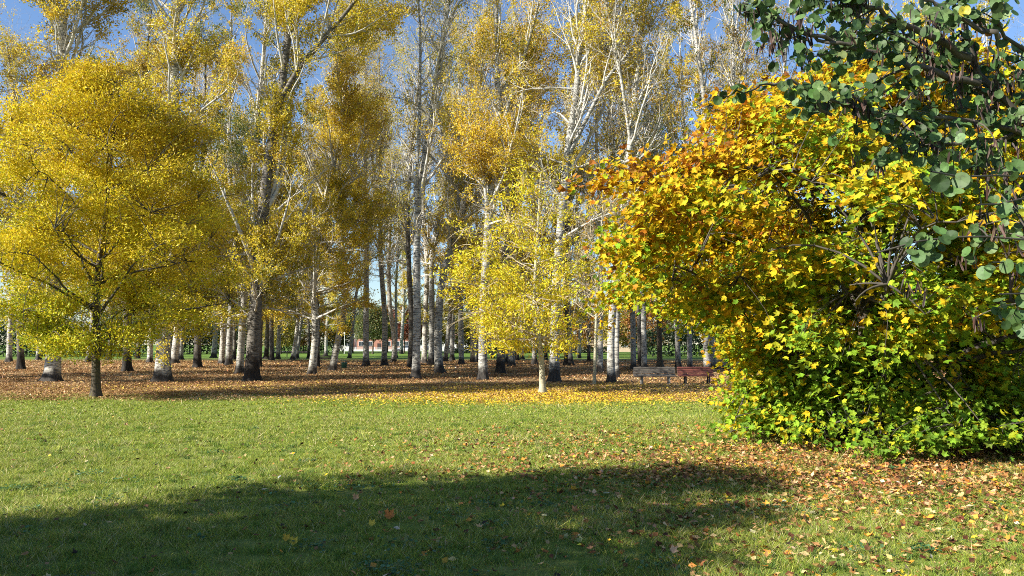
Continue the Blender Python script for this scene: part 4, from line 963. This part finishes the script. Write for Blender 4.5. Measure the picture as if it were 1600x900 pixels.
def house(name, px0, px1, d, dep, h, wallm, lab, roof='flat', nw=4, rise=1.6, storeys=1, doors=()):
    x0, x1 = X(px0, d), X(px1, d); W = x1-x0; root = empty(name, ((x0+x1)/2, d, 0)); tag(root, lab, 'building')
    MB().box((0, dep/2, h/2-.1), (W, dep, h+.2)).build('wall', wallm, root)
    if roof == 'flat': MB().box((0, dep/2, h+.16), (W+.5, dep+.5, .3), bevel=.03).build('roof', M['trim'], root)
    else:
        m = MB(); a = [(-W/2-.5, -.5, h), (W/2+.5, -.5, h), (W/2+.5, dep+.5, h), (-W/2-.5, dep+.5, h)]; r = [(-W/2+1.5, dep/2, h+rise), (W/2-1.5, dep/2, h+rise)]
        m.poly([a[0], a[1], r[1], r[0]]); m.poly([a[1], a[2], r[1]]); m.poly([a[2], a[3], r[0], r[1]]); m.poly([a[3], a[0], r[0]]); m.poly(a[::-1])
        m.build('roof', M['roof'], root)
    sh = h/storeys
    for s in range(storeys):
        for i in range(nw):
            x = -W/2+W*(i+.5)/nw
            if (s == 0) and i in doors:
                dr = MB().box((x, -.02, 1.05), (1.0, .08, 2.1)).build('door', M['wood_dark'], root); MB().box((x+.38, -.08, 1.05), (.05, .05, .14)).build('handle', M['iron'], dr); continue
            fr = MB()
            for q in ((0, .64, 1.36, .08), (0, -.64, 1.36, .08), (-.64, 0, .08, 1.2), (.64, 0, .08, 1.2), (0, 0, .05, 1.2)): fr.box((x+q[0], -.04, s*sh+sh*.55+q[1]), (q[2], .1, q[3]))
            w = fr.build('window', M['trim'], root); MB().box((x, -.01, s*sh+sh*.55), (1.2, .03, 1.2)).build('pane', M['glass'], w)
house('brick_building', 558, 642, 212, 9, 3.6, M['brick'], 'low brick red building across the road beyond the lawn', nw=6, doors=(2,))
house('apartment_building', 628, 700, 260, 12, 11.5, M['plaster'], 'taller pale building behind the brick one', nw=6, storeys=3)
house('pale_house', 520, 552, 216, 8, 3.4, M['plaster'], 'small whitish building left of the brick one', nw=2)
house('beige_house', 868, 985, 185, 10, 3.4, M['beige'], 'low beige house with brown roof right of the broad pale poplar', 'hip', 6, 2.4, doors=(3,))
house('pale_house', 690, 760, 214, 8, 3.4, M['plaster'], 'pale low house behind the left edge of the lemon crown', 'hip', 4, 1.6, doors=(1,))
# low white wall and posts by the road
def wall_fence():
    d = 207; x0, x1 = X(540, d), X(662, d); root = empty('low_wall', ((x0+x1)/2, d, 0)); tag(root, 'low pale wall with posts along the far road', 'wall'); W = x1-x0
    MB().box((0, 0, .2), (W, .2, .5), bevel=.02).build('wall_base', M['plaster'], root)
    for i in range(9): MB().box((-W/2+.2+i*(W-.4)/8, 0, .75), (.14, .14, .7), bevel=.02).build('post', M['trim'], root)
    m = MB(); m.box((0, 0, 1.0), (W, .05, .05)); m.box((0, 0, .7), (W, .05, .05)); m.build('rail', M['trim'], root)
wall_fence()
# poles
def pole(px, d, h, lab, mat='iron', name='lamp_post'):
    root = empty(name, (X(px, d), d, 0)); tag(root, lab, 'lamp post' if name == 'lamp_post' else 'post', 'poles on the far lawn')
    MB().tube([(0, 0, -.1), (0, 0, h)], [.07, .045], 8).build('post', M[mat], root)
    if name == 'lamp_post': MB().tube([(0, 0, h), (0, 0, h+.08), (0, 0, h+.4), (0, 0, h+.5)], [.06, .16, .22, .05], 10).build('lamp_head', M['trim'], root)
pole(767, 118, 3.6, 'slim dark lamp post near the low hedge under the lemon crown')
pole(898, 118, 3.4, 'slim dark lamp post before the beige house')
pole(539, 150, 3.8, 'white lamp post left of the brick building', 'trim')
# parked cars
M['car_paint'] = simple_mat('car_paint', (.55, .57, .6), .25, .03, 2); M['tyre'] = simple_mat('tyre', (.02, .02, .02), .8, .2, 8); M['rim'] = simple_mat('rim', (.4, .4, .4), .3, .1, 5, .8)
M['car_dark'] = simple_mat('car_dark', (.03, .035, .045), .25, .1, 2); M['lamp_glass'] = simple_mat('lamp_glass', (.6, .6, .6), .1, .05, 3); M['lamp_red'] = simple_mat('lamp_red', (.4, .02, .02), .2, .05, 3)
def car(px, d, paint, lab, flip=1):
    root = empty('parked_car', (X(px, d), d, .01)); root.scale = (flip, 1, 1); tag(root, lab, 'car', 'cars parked on the far road')
    body = [(-2.1, .35), (-2.15, .6), (-2.0, .82), (-1.2, .93), (1.3, .95), (2.0, .9), (2.12, .6), (2.08, .33)]
    MB().prism(body, -.85, .85).build('body', M[paint], root)
    m = MB(); n = 0; lo = [(-1.15, .93), (1.55, .94)]; hi = [(-.45, 1.42), (1.05, 1.44)]
    V = [(-1.2, -.8, .93), (1.6, -.8, .94), (1.6, .8, .94), (-1.2, .8, .93), (-.45, -.62, 1.42), (1.05, -.62, 1.44), (1.05, .62, 1.44), (-.45, .62, 1.42)]
    m.v = [Vector(v) for v in V]; m.f = [[0, 1, 5, 4], [1, 2, 6, 5], [2, 3, 7, 6], [3, 0, 4, 7]]; m.build('windows', M['glass'], root)
    MB().box((.3, 0, 1.45), (1.5, 1.26, .05), bevel=.02).build('roof', M[paint], root)
    for x in (-1.3, 1.32):
        for y in (-.82, .82):
            t = MB().tube([(x, y-.1, .32), (x, y+.1, .32)], .32, 20).build('wheel', M['tyre'], root); MB().tube([(x, y-.12, .32), (x, y+.12, .32)], .19, 14).build('rim', M['rim'], t)
    for y in (-.6, .6):
        MB().box((-2.12, y, .68), (.08, .34, .13), bevel=.02).build('headlight', M['lamp_glass'], root); MB().box((2.08, y, .74), (.08, .3, .14), bevel=.02).build('tail_light', M['lamp_red'], root)
car(632, 200, 'car_paint', 'silver car on the far road before the brick building')
car(672, 201, 'car_dark', 'dark car on the far road right of the silver one', -1)
